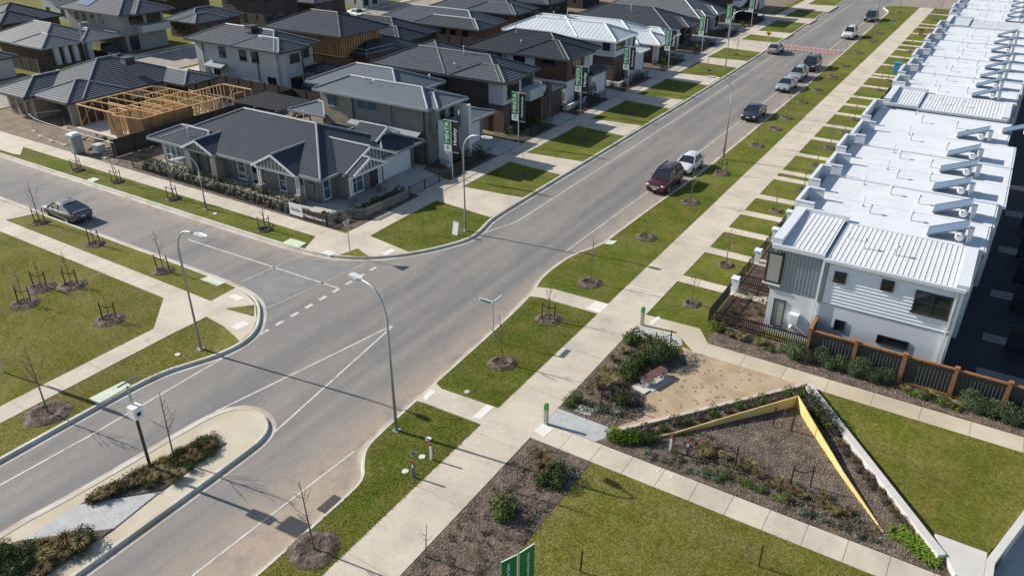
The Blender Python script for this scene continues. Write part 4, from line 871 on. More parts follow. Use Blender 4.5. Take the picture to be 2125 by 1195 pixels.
frame_wall(-72.7, 45.3, -72.7, 50.2, True, .6); frame_wall(-72.7, 50.2, -72.7, 51.4, True); frame_wall(-72.7, 51.4, -72.7, 55.4, False, .4); frame_wall(-81.5, 47.5, -78.4, 47.5); frame_wall(-78.4, 49.6, -75.2, 49.6, False, .45); frame_wall(-73.9, 48, -73.9, 51.4, False, .45); frame_wall(-76.8, 44.8, -76.8, 50); frame_wall(-80.8, 54.8, -72.7, 54.8); frame_wall(-78.4, 48, -72.7, 48); frame_wall(-78.4, 51.4, -74.4, 51.4); frame_wall(-75.2, 48, -75.2, 54.8); frame_wall(-83.6, 54.5, -80.8, 54.8)
frame_wall(-72.7, 57.0, -72.7, 58.2, True); frame_wall(-77.5, 54.8, -77.5, 59.5); frame_wall(-77.5, 59.5, -72.7, 59.5, False, 1.2, True); frame_wall(-78.4, 46.6, -76.8, 46.6); frame_wall(-80.8, 54.8, -80.8, 51.5)
for y in (46.8, 48.6, 50.5, 52.4): obj('tie_beam', MB().bar((-83.6, y, 2.68), (-72.7, y + .5, 2.68), .06, .1), 'pine', h)
obj('wrapped_bundle', MB().box(-73.6, -72.2, 42.9, 43.5, .05, .4), 'sign_white', h)
t = thing('portable_toilet', 'grey portable toilet with white roof on the building site', 'portable toilet', (*G(163, 318), 0)); t.scale = (.85, .85, .9)
local('cabin', MB().box(-.55, .55, -.55, .55, .08, 2.05), 'gutter_grey', t)
local('roof', MB().box(-.62, .62, -.62, .62, 2.05, 2.2).box(-.45, .45, -.45, .45, 2.2, 2.3), 'sign_white', t); local('door', MB().box(-.4, .4, -.59, -.55, .15, 1.95), 'galv', t)
tank = tag(obj('wrapped_pallet', MB().box(-74.8, -73.8, 40.8, 41.6, .05, .9), 'render_pale'), 'white wrapped pallet inside the site fence', 'pallet')
def mesh_fence(pl, label):
    r = thing('site_fence', label, 'fence', (*pl[0], 0))
    for (xa, ya), (xb, yb) in zip(pl, pl[1:]):
        p = obj('mesh_panel', MB().tube([(xa, ya, .1), (xa, ya, 1.95), (xb, yb, 1.95), (xb, yb, .1)], .014, 5), 'galv', r); mb = MB(); n = 12
        for i in range(1, n): x, y = xa + (xb - xa) * i / n, ya + (yb - ya) * i / n; mb.tube([(x, y, .1), (x, y, 1.95)], .003, 3)
        for z in (.15,): mb.tube([(xa, ya, z), (xb, yb, z)], .003, 3)
        obj('wire', mb, 'galv', p); obj('base_block', MB().box(xa - .35, xa + .35, ya - .12, ya + .12, 0, .12), 'concrete_grey', r)
mesh_fence([(-85.2, 44.2), (-86.8, 41.6), (-84.4, 40.9), (-82, 40.7), (-79.6, 40.6), (-77.2, 40.5), (-74.8, 40.4), (-72.4, 40.4), (-70.2, 40.4)], 'wire mesh temporary fence around the timber-frame building site')
clod = MB(); rg = random.Random(3)
for i in range(90):
    x, y = (rg.uniform(-80, -70), rg.uniform(41, 44.3)) if i < 30 else (rg.uniform(-78, -66), rg.uniform(60.5, 64.5)); clod.blob((x, y, .05), rg.uniform(.2, .8), rg.uniform(.2, .7), rg.uniform(.08, .35), i, .5, 8, 5)
tag(obj('soil_heap', clod, 'soil', smooth=True), 'brown heaps of dug soil on the bare building lot', 'soil', kind='stuff')
# ================================================================ fences between lots
def fence(name, label, p0, p1, hgt_=1.8, m='timber_fence', pm='timber_fence', bay=2.4, group='paling fences between the lots'):
    p0, p1 = Vector(p0), Vector(p1); L_ = (p1 - p0).length; n = max(1, round(L_ / bay)); d = (p1 - p0) / n; a = math.atan2(d.y, d.x); st = d.length
    r = thing(name, label, 'fence', (p0.x, p0.y, 0), group=group)
    mb = MB(); k = int(st / .15)
    for i in range(k): mb.box(i * st / k + .006, (i + 1) * st / k - .006, -.012 - .006 * (i % 2), .012, .05, hgt_)
    mb.box(0, st, .012, .05, .4, .5).box(0, st, .012, .05, hgt_ - .35, hgt_ - .25); me = mb.mesh('paling_panel'); me.materials.append(M[m])
    pe = MB().box(-.06, .06, -.05, .07, 0, hgt_ + .06).mesh('post'); pe.materials.append(M[pm])
    for i in range(n):
        q = p0 + d * i; inst('paling_panel', me, r, (q.x, q.y, 0), (0, 0, a)); inst('post', pe, r, (q.x, q.y, 0), (0, 0, a))
    return r
FN = [((-71.6, 41.0), (-71.6, 64.6), 'black paling fence between the building site and the corner home'), ((-90.5, 64.6), (-62.4, 64.6), 'long dark paling fence in front of the pale two-storey house'), ((-71.6, 66.2), (-62.6, 66.2), 'dark fence behind the grey two-storey home'),
      ((-62.6, 66.3), (-62.6, 79), 'dark back fence behind the dark brick home'), ((-91, 75.0), (-62.6, 75.0), 'fence between the pale house and the half-built house'), ((-62.6, 79), (-62.6, 104), 'dark back fence behind the white-walled home'),
      ((-93, 101.6), (-66, 101.6), 'paling fence in front of the brown brick house'), ((-66.5, 104), (-66.5, 131), 'dark back fence behind the low white-roofed home'), ((-93, 115.5), (-67, 115.5), 'fence behind the brown brick house'), ((-66.6, 131), (-66.6, 170), 'dark back fence at the top of the street'), ((-84, 62.4), (-71.6, 62.4), 'dark fence along the rear of the building site'),
      ((-98.4, 62.2), (-84, 62.2), 'dark fence behind the house with the big cooler'), ((-93, 129), (-67, 129), 'paling fence between the top centre houses')]
for a, b, l in FN: fence('paling_fence', l, a, b)
fence('timber_fence', 'dark timber fence with tan posts at the left edge', (-126, 57.0), (-112.5, 57.0), 1.8, 'timber_fence', 'timber_post', 2.4); fence('timber_fence', 'dark timber side fence running back at the left edge', (-112.5, 57.0), (-112.5, 59.2), 1.8, 'timber_fence', 'timber_post')
# black open railing before the display homes
def railing(label, p0, p1, hgt_=1.0, bay=2.2, group='black railings before the display homes'):
    p0, p1 = Vector(p0), Vector(p1); n = max(1, round((p1 - p0).length / bay)); d = (p1 - p0) / n; a = math.atan2(d.y, d.x); st = d.length
    r = thing('railing', label, 'fence', (p0.x, p0.y, 0), group=group); mb = MB().box(0, st, -.02, .02, hgt_ - .08, hgt_ - .03).box(0, st, -.02, .02, .1, .14); k = int(st / .13)
    for i in range(k): mb.box(i * st / k, i * st / k + .02, -.01, .01, .1, hgt_ - .04)
    me = mb.mesh('railing_panel'); me.materials.append(M['black']); pe = MB().box(-.035, .035, -.035, .035, 0, hgt_ + .05).mesh('post'); pe.materials.append(M['black'])
    for i in range(n): q = p0 + d * i; inst('railing_panel', me, r, (q.x, q.y, 0), (0, 0, a)); inst('post', pe, r, (q.x, q.y, 0), (0, 0, a))
for i, (a, b) in enumerate([(48.2, 61.0), (66.0, 73.2), (78.3, 86.3), (91.0, 99.2), (103.8, 112.2), (116.6, 126.4), (131, 138), (143, 153)]):
    railing('black metal railing in front of the %s display home along the street' % ORD[i], (-40.7, a), (-40.7, b))
railing('black railing along the rock edging beside the side street', (-67.5, 40.2), (-46.5, 40.0))
pk = thing('picket_fence', 'low grey picket fence around the corner garden by the give-way sign', 'fence', (-42, 41, 0))
for (xa, ya), (xb, yb) in (((-42.6, 39.9), (-42.2, 41.9)), ((-42.2, 41.9), (-40.9, 43.0)), ((-40.9, 43.0), (-40.7, 48.2))):
    L_ = math.hypot(xb - xa, yb - ya); n = int(L_ / .16); a = math.atan2(yb - ya, xb - xa); me = MB().box(-.05, .05, -.015, .015, .05, .85).mesh('picket'); me.materials.append(M['render_taupe'])
    for i in range(n): inst('picket', me, pk, (xa + (xb - xa) * i / n, ya + (yb - ya) * i / n, 0), (0, 0, a))
    [obj('rail', MB().bar((xa, ya, z_), (xb, yb, z_), .04, .07), 'render_taupe', pk) for z_ in (.3, .7)]
# rock edging with hedge
rw = thing('rock_edging', 'row of rough grey boulders edging the corner home garden', 'rock wall', (-57, 40.4, 0)); rg = random.Random(5); x = -66.5; i = 0
while x < -46.8:
    w_ = rg.uniform(.45, .95); obj('rock', MB().blob((x + w_ / 2, 40.55 + rg.uniform(-.1, .12), .28), w_ * .5, .32, rg.uniform(.24, .36), i, .55, 9, 6), 'rock', rw, smooth=False); x += w_ * rg.uniform(.8, 1.25); i += 1
hd = MB(); rg = random.Random(6)
for i in range(46): hd.leaves((-66.6 + i * .44, 40.95 + rg.uniform(-.1, .1), .75), .36, .34, .4 + .1 * rg.random(), 150, .1, rg)
tag(obj('hedge', hd, 'leaf_dark'), 'dark clipped hedge behind the boulders of the corner home', 'hedge')
for i, (x, y, s_) in enumerate([(-47.2, 41.2, .5), (-42.0, 42.6, .6), (-41.9, 45.2, .55), (-41.6, 48.0, .6), (-41.8, 44.0, .5), (-42.6, 41.2, .5), (-43.4, 40.9, .45), (-41.7, 46.6, .5)]):
    tag(obj('garden_shrub', MB().leaves((x, y, s_ * .8), s_, s_, s_ * .9, 220, .13, random.Random(50 + i)), 'leaf_dark'), '%s dark rounded shrub of the corner garden behind the picket fence' % ORD[i], 'shrub', 'shrubs in the corner garden')
# shrubs before the display homes
k = 0
for a, b in ((55.5, 61.4), (67, 73.5), (79, 86.4), (91.8, 99.5), (105, 112.2), (118, 126.4), (132, 138.4), (144, 152.9)):
    rg = random.Random(int(a))
    for j in range(7):
        y = a + .5 + (b - a - 1) * j / 6; x = rg.uniform(-43.0, -41.2); s_ = rg.uniform(.3, .6)
        tag(obj('garden_shrub', MB().leaves((x, y, s_ * .9), s_, s_, s_, 130, .15, rg), rg.choice(('leaf_dark', 'leaf_dark', 'leaf_mid', 'leaf_brown'))), '%s shrub from the near end before the %s display home' % (ORD[j], ORD[k]), 'shrub', 'shrubs before display home %d' % (k + 1))
    k += 1
for i, (x, y) in enumerate([(-42.6, 78.2), (-42.6, 84.6), (-42.3, 86.0)]):
    tag(obj('topiary', MB().leaves((x, y, 1.0), .4, .4, 1.0, 420, .12, random.Random(90 + i)), 'leaf_dark'), ['dark upright clipped bush', 'dark upright clipped bush left of the doorway', 'dark upright clipped bush right of the doorway'][i] + ' before the white rendered home', 'shrub')
# ================================================================ townhouses
def solar_heater(x, y, z, label):
    t = thing('solar_water_heater', label, 'solar heater', (x, y, z), group='solar water heaters on the townhouse roofs')
    x += rnd.uniform(-.15, .15); y += rnd.uniform(-.1, .15); L_ = 2.05 + rnd.uniform(-.1, .1); hh = .92
    p = obj('collector_panel', MB().face([(x, y, z + .15), (x + L_, y, z + hh + .1), (x + L_, y + 1.25, z + hh + .1), (x, y + 1.25, z + .15)]).bar((x, y - .02, z + .12), (x + L_, y - .02, z + hh + .07), .05, .1).bar((x, y + 1.27, z + .12), (x + L_, y + 1.27, z + hh + .07), .05, .1).face([(x, y, z + .07), (x + L_, y, z + hh + .02), (x + L_, y + 1.25, z + hh + .02), (x, y + 1.25, z + .07)]), 'solar', t)
    obj('frame_rail', MB().bar((x - .02, y - .04, z + .11), (x - .02, y + 1.29, z + .11), .06, .12), 'galv_light', p); obj('frame_rail', MB().bar((x + L_, y - .04, z + hh + .06), (x + L_, y + 1.29, z + hh + .06), .06, .12), 'galv_light', p)
    tk = obj('storage_tank', MB().tube([(x + 1.65, y - .25, z + .42), (x + 1.65, y - .2, z + .42), (x + 1.65, y + 1.4, z + .42), (x + 1.65, y + 1.45, z + .42)], [.17, .24, .24, .17], 14), 'tank', t)
    obj('valve_cover', MB().box(x + 1.5, x + 1.58, y - .29, y - .25, z + .5, z + .6), 'steel_dark', tk)
    for yy in (y + .05, y + 1.2):
        obj('leg', MB().bar((x + L_ - .1, yy, z + hh), (x + L_ - .4, yy, z), .04, .04), 'steel_dark', t); obj('leg', MB().bar((x + L_, yy, z + hh), (x + L_ + .1, yy, z), .05, .05), 'tank', t)
    obj('control_box', MB().box(x + L_ + .05, x + L_ + .3, y + .35, y + .8, z, z + hh * .9), 'tank', t)
    return t
TH = 6.0
def roof_pipe(root, x, y, z):
    inst('vent_pipe', VENT, root, (x, y, z), (0, 0, 0), (1.1, 1.1, 1.5))
def flat_unit(i, y0, y1, xr, seg, variant, n_txt, xf=-9.2):
    h = thing('townhouse', n_txt, 'townhouse', ((xf + xr) / 2, (y0 + y1) / 2, 0), group='flat-roofed townhouses')
    rg = random.Random(int(y0 * 7)); z = TH - .12
    walls(h, xf + .35, xr, y0 + .004, y1 - .004, 0, z, 'white_wall')
    obj('roof', MB().face([(xf + .4, y0, z + .01), (xr + .12, y0, z - .03), (xr + .12, y1, z - .03), (xf + .4, y1, z + .01)]).box(xr - .02, xr + .13, y0, y1, z - .2, z - .035), 'white_roof', h)
    obj('roof_flashing', MB().box(xf + .5, xr + .1, y1 - .1, y1 + .1, z, z + .04), 'white_roof', h)
    if seg: obj('party_parapet', MB().box(xf + .5, xr + .05, y1 - .14, y1 + .1, z, z + .12), 'capping', h)
    for q in (.33, .67): obj('roof_seam', MB().bar((xf + .6, y0 + (y1 - y0) * q, z + .012), (xr, y0 + (y1 - y0) * q, z - .02), .05, .02), 'white_roof', h)
    # front parapet: raised box that wraps round the roof edge
    d = 1.15 if variant == 0 else .75; f = xf - (.0 if variant == 0 else .25); pa, pb = (y0 + .15, y1 - .9) if variant == 0 else (y0 + .6, y1 - .1); top = TH + .58
    p = obj('front_parapet', MB().box(f, f + .16, pa, pb, 2.9, top).box(f + .16, f + d, pa, pa + .16, 2.9, top - .01).box(f + .16, f + d, pb - .16, pb, 2.9, top - .01), 'white_wall', h)
    obj('parapet_capping', MB().box(f - .03, f + .2, pa - .03, pb + .03, top, top + .05).box(f + .2, f + d, pa - .03, pa + .2, top, top + .05).box(f + .2, f + d, pb - .2, pb + .03, top, top + .05), 'capping', p)
    window(h, 'x', f, -1, pa + .5, pb - .5, 3.4, 5.3, 2, 1); door(h, 'x', xf + .35, -1, y0 + .4, y0 + 1.3, .05, 2.2); window(h, 'x', xf + .35, -1, y0 + 1.8, y1 - .6, .4, 2.2, 2)
    for q in range(2): roof_pipe(h, -4.6 + q * 2.0 + rg.uniform(-.6, .3), (y0 + y1) / 2 + rg.uniform(-.8, .6), z)
    xa = -5.9 + rg.uniform(-.5, .5); obj('aerial', MB().tube([(xa, y1 - .7, z), (xa + .04, y1 - .68, z + .7)], .022, 5).tube([(xa, y1 - .7, z), (xa, y1 - .7, z + .05)], .09, 6), 'galv', h)
    garage(h, 'x', xr, 1, y0 + .6, y1 - .6, 2.3, 'gutter_grey'); window(h, 'x', xr, 1, y0 + .9, y1 - .9, 3.5, 5, 2)
    return h
def end_unit(y0, label, near=True):
    y1 = y0 + 5.2; h = thing('townhouse', label, 'townhouse', (-4, y0 + 2.6, 0), group='ribbed-roof end townhouses')
    walls(h, -8.7, -5.9, y0, y1, 0, 2.9, 'white_wall'); walls(h, -5.9, 1.0, y0 - .05, y1, 0, 2.85, 'white_wall')
    walls(h, -8.85, -6.1, y0 + .06, y1, 2.9, 5.75, 'blue_metal'); walls(h, -6.1, 1.0, y0 + .02, y1, 2.85, 5.7, 'white_wall'); walls(h, -6.1, -5.75, y0 - .1, y0 + .3, 2.9, 5.75, 'blue_metal', 'corner_panel')
    rb = MB(); x = -8.75
    while x < -6.15: rb.box(x, x + .06, y0, y0 + .06, 2.92, 5.72); x += .2
    obj('cladding_ribs', rb, 'blue_metal', h, kind='stuff')
    n = 13
    for i in range(n):
        za = 2.95 + i * .21; zb = za + .215
        obj('board', MB().face([(-5.7, y0 - .10, za), (.95, y0 - .10, za), (.95, y0 - .035, zb), (-5.7, y0 - .035, zb)]).face([(-5.7, y0 + .0, za), (.95, y0, za), (.95, y0 - .10, za), (-5.7, y0 - .10, za)]).face([(-5.7, y0 - .10, za), (-5.7, y0 - .035, zb), (-5.7, y0 + .02, zb), (-5.7, y0 + .02, za)]), 'weatherboard', h)
    obj('corner_trim', MB().box(.93, 1.06, y0 - .12, y0 + .1, 0, 5.7), 'white_paint', h)
    # ribbed roofs: left part raised with parapet kerb, right part draining to the near eave
    def yrib(x0, x1, ya, yb, z0, z1, sp, nm):
        m_ = MB().face([(x0, ya, z0), (x1, ya, z0), (x1, yb, z1), (x0, yb, z1)]); x = x0 + sp / 2
        while x < x1: m_.bar((x, ya, z0 + .012), (x, yb, z1 + .012), .035, .03); x += sp
        m_.box(x0, x1, ya - .04, ya, z0 - .2, z0); return obj(nm, m_, 'white_roof', h)
    yrib(-5.95, .6, y0 - .2, y1, 5.72, 5.84, .27, 'ribbed_roof'); yrib(-8.5, -6.05, y0 - .05, y1, 5.86, 6.0, .27, 'ribbed_roof')
    [obj('roof_capping', b_, 'capping', h) for b_ in (MB().box(-9.0, -8.45, y0 - .1, y1 + .6, 5.7, 6.22), MB().box(-8.45, -5.9, y1 + .0, y1 + .35, 5.7, 6.25), MB().box(.6, 1.2, y0 - .25, y1, 5.6, 5.93))]
    obj('eave_gutter', MB().box(-6.0, 1.1, y0 - .32, y0 - .2, 5.52, 5.7).box(-8.95, -6.02, y0 - .22, y0 - .1, 5.6, 5.84), 'capping', h)
    for x in (-4.4, -2.7): roof_pipe(h, x, y0 + 2.1, 5.8)
    obj('aerial', MB().tube([(-5.4, y0 + 3, 5.8), (-5.35, y0 + 3, 6.5)], .03, 5), 'galv', h)
    if near:
        window(h, 'y', y0 - .12, -1, -5.35, -4.7, 4.35, 5.05, 1, 1, 'steel_dark', 'glass', sill=False); window(h, 'y', y0 - .12, -1, -2.9, -2.25, 4.55, 5.2, 1, 1, 'steel_dark', 'glass', sill=False)
        window(h, 'y', y0 - .12, -1, -1.15, .65, 3.75, 5.05, 2, 2, 'steel_dark', 'glass', .08); window(h, 'y', y0 - .05, -1, -4.8, -4.2, 1.35, 2.05, 1, 1, 'steel_dark', 'glass', sill=False)
        window(h, 'y', y0 - .05, -1, -2.45, -.8, 1.25, 1.8, 1, 1, 'steel_dark', 'glass', sill=False); window(h, 'y', y0, -1, -8.35, -7.65, .55, 2.35, 1, 1, 'steel_dark', 'blind', sill=False)
        bw = obj('bay_window', MB().box(-9.15, -8.2, y0 - .1, y0 + 1.4, 3.3, 5.3), 'steel_dark', h); obj('pane', MB().box(-9.0, -8.3, y0 - .115, y0 - .09, 3.45, 5.15), 'blind', bw); obj('sill', MB().box(-9.2, -8.15, y0 - .14, y0 + 1.45, 3.2, 3.3), 'trim_white', bw)
        ac = obj('air_conditioner', MB().box(-7.3, -6.75, y0 - .35, y0 - .02, 1.15, 1.75), 'white_paint', h)
        for q in range(4): obj('louvre', MB().box(-7.26, -6.79, y0 - .37, y0 - .35, 1.2 + q * .13, 1.28 + q * .13), 'trim_white', ac)
        obj('pipe', MB().tube([(-7.1, y0 - .1, .75), (-6.0, y0 - .1, .12)], .05, 6).blob((-7.1, y0 - .12, .8), .12, .12, .14), 'white_paint', h)
    else: window(h, 'y', y0 - .06, -1, -4.6, -4, 3.6, 4.2)
    downpipe(h, -6.0, y0 - .14, 5.6, 'white_paint'); downpipe(h, .75, y0 - .16, 5.6, 'white_paint'); window(h, 'x', -8.85, -1, y0 + 2, y0 + 4, 3.4, 5.2, 2)
    return h
end_unit(42.75, 'near end townhouse with ribbed white roof, grey metal corner and white weatherboard side')
A_ = [(47.95, 51.9, 1.45), (51.9, 56.0, 1.6), (56.0, 60.1, 2.0), (60.1, 64.3, 2.0), (64.3, 69.8, 2.0), (69.8, 76.6, 1.4)]
for i, (a, b, xr) in enumerate(A_):
    flat_unit(i, a, b, xr, i in (1, 3), i % 2, '%s flat white-roofed townhouse behind the near end unit of the first row' % ORD[i])
    if i < 5: solar_heater(-1.7 if i < 2 else -2.2, a + .35, TH - .1, '%s solar water heater from the near end of the first townhouse row' % ORD[i])
solar_heater(-2.2, 70.2, TH - .1, 'sixth solar water heater from the near end of the first townhouse row'); solar_heater(.9, 73.4, TH - .1, 'solar water heater cut by the right edge at the end of the first townhouse row')
end_unit(79.1, 'second ribbed white-roofed townhouse starting the middle row', False)
B_ = [(84.3, 88.6, 1.4), (88.6, 93.2, 1.6), (93.2, 97.9, 2.0), (97.9, 102.8, 2.0), (102.8, 108.2, 2.0), (108.2, 113.6, 2.0), (113.6, 119.2, 2.0), (119.2, 124.8, 2.0)]
for i, (a, b, xr) in enumerate(B_):
    flat_unit(i, a, b, xr, i in (1, 3, 5), i % 2, '%s flat white-roofed townhouse of the middle row counting away from the viewer' % ORD[i])
    solar_heater(-2.1, a + .5, TH - .1, '%s solar water heater from the near end of the middle townhouse row' % ORD[i])
end_unit(127.2, 'third ribbed white-roofed townhouse starting the far row near the top right', False)
C_ = [(132.4, 137.4, 2), (137.4, 142.6, 2), (142.6, 148, 2), (148, 153.4, 2), (153.4, 159, 2), (159, 165, 2)]
for i, (a, b, xr) in enumerate(C_):
    flat_unit(i, a, b, xr, i in (1, 3), i % 2, '%s flat white-roofed townhouse of the far row by the top right corner' % ORD[i])
    solar_heater(-2.1, a + .5, TH - .1, '%s solar water heater from the near end of the far townhouse row' % ORD[i])
# front fences, letterbox pillars
pf = thing('garden_picket_fence', 'black picket fence around the mulched garden of the end townhouse', 'fence', (-11.85, 42, 0))
PK = MB().box(-.03, .03, -.012, .012, .05, 1.0).mesh('picket'); PK.materials.append(M['black'])
x = -11.85
while x < -5.9: inst('picket', PK, pf, (x, 41.85, 0)); x += .13
y = 41.9
while y < 46.0: inst('picket', PK, pf, (-11.85, y, 0), (0, 0, R(90))); y += .13
x = -11.7
while x < -9.0: inst('picket', PK, pf, (x, 47.6, 0)); x += .13
for q in ((-11.85, -5.9, 41.87, 41.9), (-11.82, -11.79, 41.9, 46.0), (-11.7, -9, 47.62, 47.65)):
    for z_ in (.25, .8): obj('rail', MB().box(*q, z_, z_ + .07), 'black', pf)
for i, (a, b) in enumerate([(47.2, 51.3), (52.5, 55.6), (57, 59.7), (61, 64), (65.2, 69), (72.6, 77), (78.4, 83), (84.6, 88.6), (90, 94), (95.5, 98.8), (100, 103), (104.5, 109.2)]):
    railing('black front fence of the %s townhouse garden from the near end' % ORD[i + 1], (-11.85, a), (-11.85, b), .95, 1.6, 'front fences of the townhouses')
for i, y in enumerate((46.95, 52.0, 56.4, 60.4, 64.6, 70.6, 78.0, 84.2, 89.6)):
    lb = thing('letterbox_pillar', '%s white rendered letterbox pillar along the townhouse front fence' % ORD[i], 'letterbox', (-11.8, y, 0), group='letterbox pillars')
    obj('pillar', MB().box(-12.0, -11.6, y - .45, y + .05, 0, .95), 'white_wall', lb); obj('cap', MB().box(-12.05, -11.55, y - .5, y + .1, .95, 1.0), 'capping', lb); obj('slot', MB().box(-12.02, -12.0, y - .35, y - .05, .65, .78), 'steel_dark', lb)
# orange fence
of = thing('orange_post_fence', 'dark corrugated fence with orange timber posts beside the end townhouse', 'fence', (-5.8, 42, 0))
fx = [-5.75, -3.25, -.75, 1.75, 4.2, 6.7, 9.2, 11.7]
for i, x in enumerate(fx):
    obj('post', MB().box(x - .09, x + .09, 41.05, 41.23, 0, 1.9).box(x - .12, x + .12, 41.02, 41.26, 1.9, 1.95), 'orange_timber', of)
    if i < len(fx) - 1:
        x1 = fx[i + 1]; mb = MB(); n = 26; pts = [(x + .1 + (x1 - x - .2) * q / n, 41.15 + (.025 if q % 2 else -.02)) for q in range(n + 1)]
        for (xa, ya), (xb, yb) in zip(pts, pts[1:]): mb.face([(xa, ya, .2), (xb, yb, .2), (xb, yb, 1.75), (xa, ya, 1.75)])
        obj('corrugated_panel', mb, 'corrugated_dark', of); obj('rail', MB().box(x + .09, x1 - .09, 41.08, 41.22, 1.74, 1.83), 'orange_timber', of); obj('plinth_board', MB().box(x + .09, x1 - .09, 41.09, 41.21, .1, .22), 'orange_timber', of)
obj('side_panel', MB().box(-5.8, -5.7, 41.25, 42.65, .2, 1.85), 'corrugated_dark', of); obj('rail', MB().box(-5.84, -5.66, 41.25, 42.66, 1.85, 1.95), 'orange_timber', of)
for i, y in enumerate((47.8, 53.5, 58, 62.5, 69)): fence('rear_fence', '%s dark fence across the shaded rear lane' % ORD[i], (4, y), (14, y), 1.8, 'black', 'black', group='rear lane fences')
# ================================================================ park walls, bench
def wall_run(root, name, pts, wd, z0, z1s, m):
    o = offset(pts, wd / 2); i_ = offset(pts, -wd / 2); mb = MB()
    for a in range(len(pts) - 1):
        b = a + 1; q = [(*i_[a], z0), (*i_[b], z0), (*o[b], z0), (*o[a], z0)]; t_ = [(*i_[a], z1s[a]), (*i_[b], z1s[b]), (*o[b], z1s[b]), (*o[a], z1s[a])]
        mb.face(t_); mb.face([q[0], q[1], t_[1], t_[0]]); mb.face([q[2], q[3], t_[3], t_[2]])
        if a == 0: mb.face([q[3], q[0], t_[0], t_[3]])
        if b == len(pts) - 1: mb.face([q[1], q[2], t_[2], t_[1]])
    return obj(name, mb, m, root)
yw = thing('yellow_wall', 'folded yellow steel retaining wall wedge rising to a point in the garden', 'wall', (-4.9, 35.9, 0))
wall_run(yw, 'steel_panel', [(-10.9, 28.9), (-9.4, 30.4), (-7.2, 33.2), (-4.95, 35.95)], .05, 0, [.06, .22, .45, .72], 'yellow_steel'); wall_run(yw, 'steel_panel', [(-4.95, 35.95), (-4.1, 34.75)], .05, 0, [.72, .66], 'yellow_steel'); wall_run(yw, 'steel_panel', [(-4.1, 34.74), (-1.8, 31.7)], .05, 0, [.66, .35], 'yellow_steel'); wall_run(yw, 'steel_panel', [(-1.8, 31.69), (.5, 28.95)], .05, 0, [.35, .08], 'yellow_steel')
ce = thing('cream_edging', 'cream stone edging between the gravel court and the purple shrubs', 'edging', (-11.9, 29.1, 0)); 
for i in range(5):
    a = (-11.9 + 6.9 * i / 5, 29.15 + 8.93 * i / 5); b = (-11.9 + 6.9 * (i + 1) / 5 - .01, 29.15 + 8.93 * (i + 1) / 5 - .013); wall_run(ce, 'edging_block', [a, b], .22, 0, [.2, .2], 'cream_stone')
ww = thing('white_wall', 'broad white concrete garden wall running down to the lower right corner', 'wall', (-4.9, 38, 0))
for i in range(3):
    a = (-4.85 + 7.6 * i / 3, 38.0 - 9.5 * i / 3); b = (-4.85 + 7.6 * (i + 1) / 3 - .01, 38.0 - 9.5 * (i + 1) / 3 + .012); wall_run(ww, 'wall_block', [a, b], .36, 0, [.3 + .04 * i, .34 + .04 * i], 'white_stone')
obj('corner_slab', MB().prism([(2.35, 29.72), (4.3, 29.72), (4.25, 27.8), (3.3, 27.8), (2.95, 28.5)], -.56, .33), 'white_stone', ww); wall_run(ww, 'wall_block', [(4.42, 27.8), (4.45, 29.3), (5.75, 33.7)], .3, -.56, [.345, .345, .345], 'white_stone')
bn = thing('park_bench', 'brown slatted bench on a pale concrete base in the gravel court', 'bench', (-12.4, 34.2, 0))
A = Vector((-12.75, 33.4, 0)); d = (Vector((-12.25, 35.1, 0)) - A); u_ = d.normalized(); n_ = Vector((u_.y, -u_.x, 0))
obj('concrete_base', MB().prism([tuple((A - n_ * .1)[:2]), tuple((A + d - n_ * .1)[:2]), tuple((A + d + n_ * .95)[:2]), tuple((A + n_ * .95)[:2])], 0, .06), 'concrete_grey', bn)
for i in range(5): p = A + n_ * (.06 + i * .105); q = p + d; obj('slat', MB().bar((p.x, p.y, .46), (q.x, q.y, .46), .09, .05), 'wood_bench', bn)
for f in (.12, .88): p = A + d * f; q = p + n_ * .55; obj('leg', MB().bar((p.x, p.y, .25), (q.x, q.y, .25), .25, .4), 'concrete_grey', bn)
obj('end_block', MB().prism([tuple((A - u_ * .55 - n_ * .1)[:2]), tuple((A - u_ * .05 - n_ * .1)[:2]), tuple((A - u_ * .05 + n_ * .8)[:2]), tuple((A - u_ * .55 + n_ * .8)[:2])], 0, .1), 'white_stone', bn)
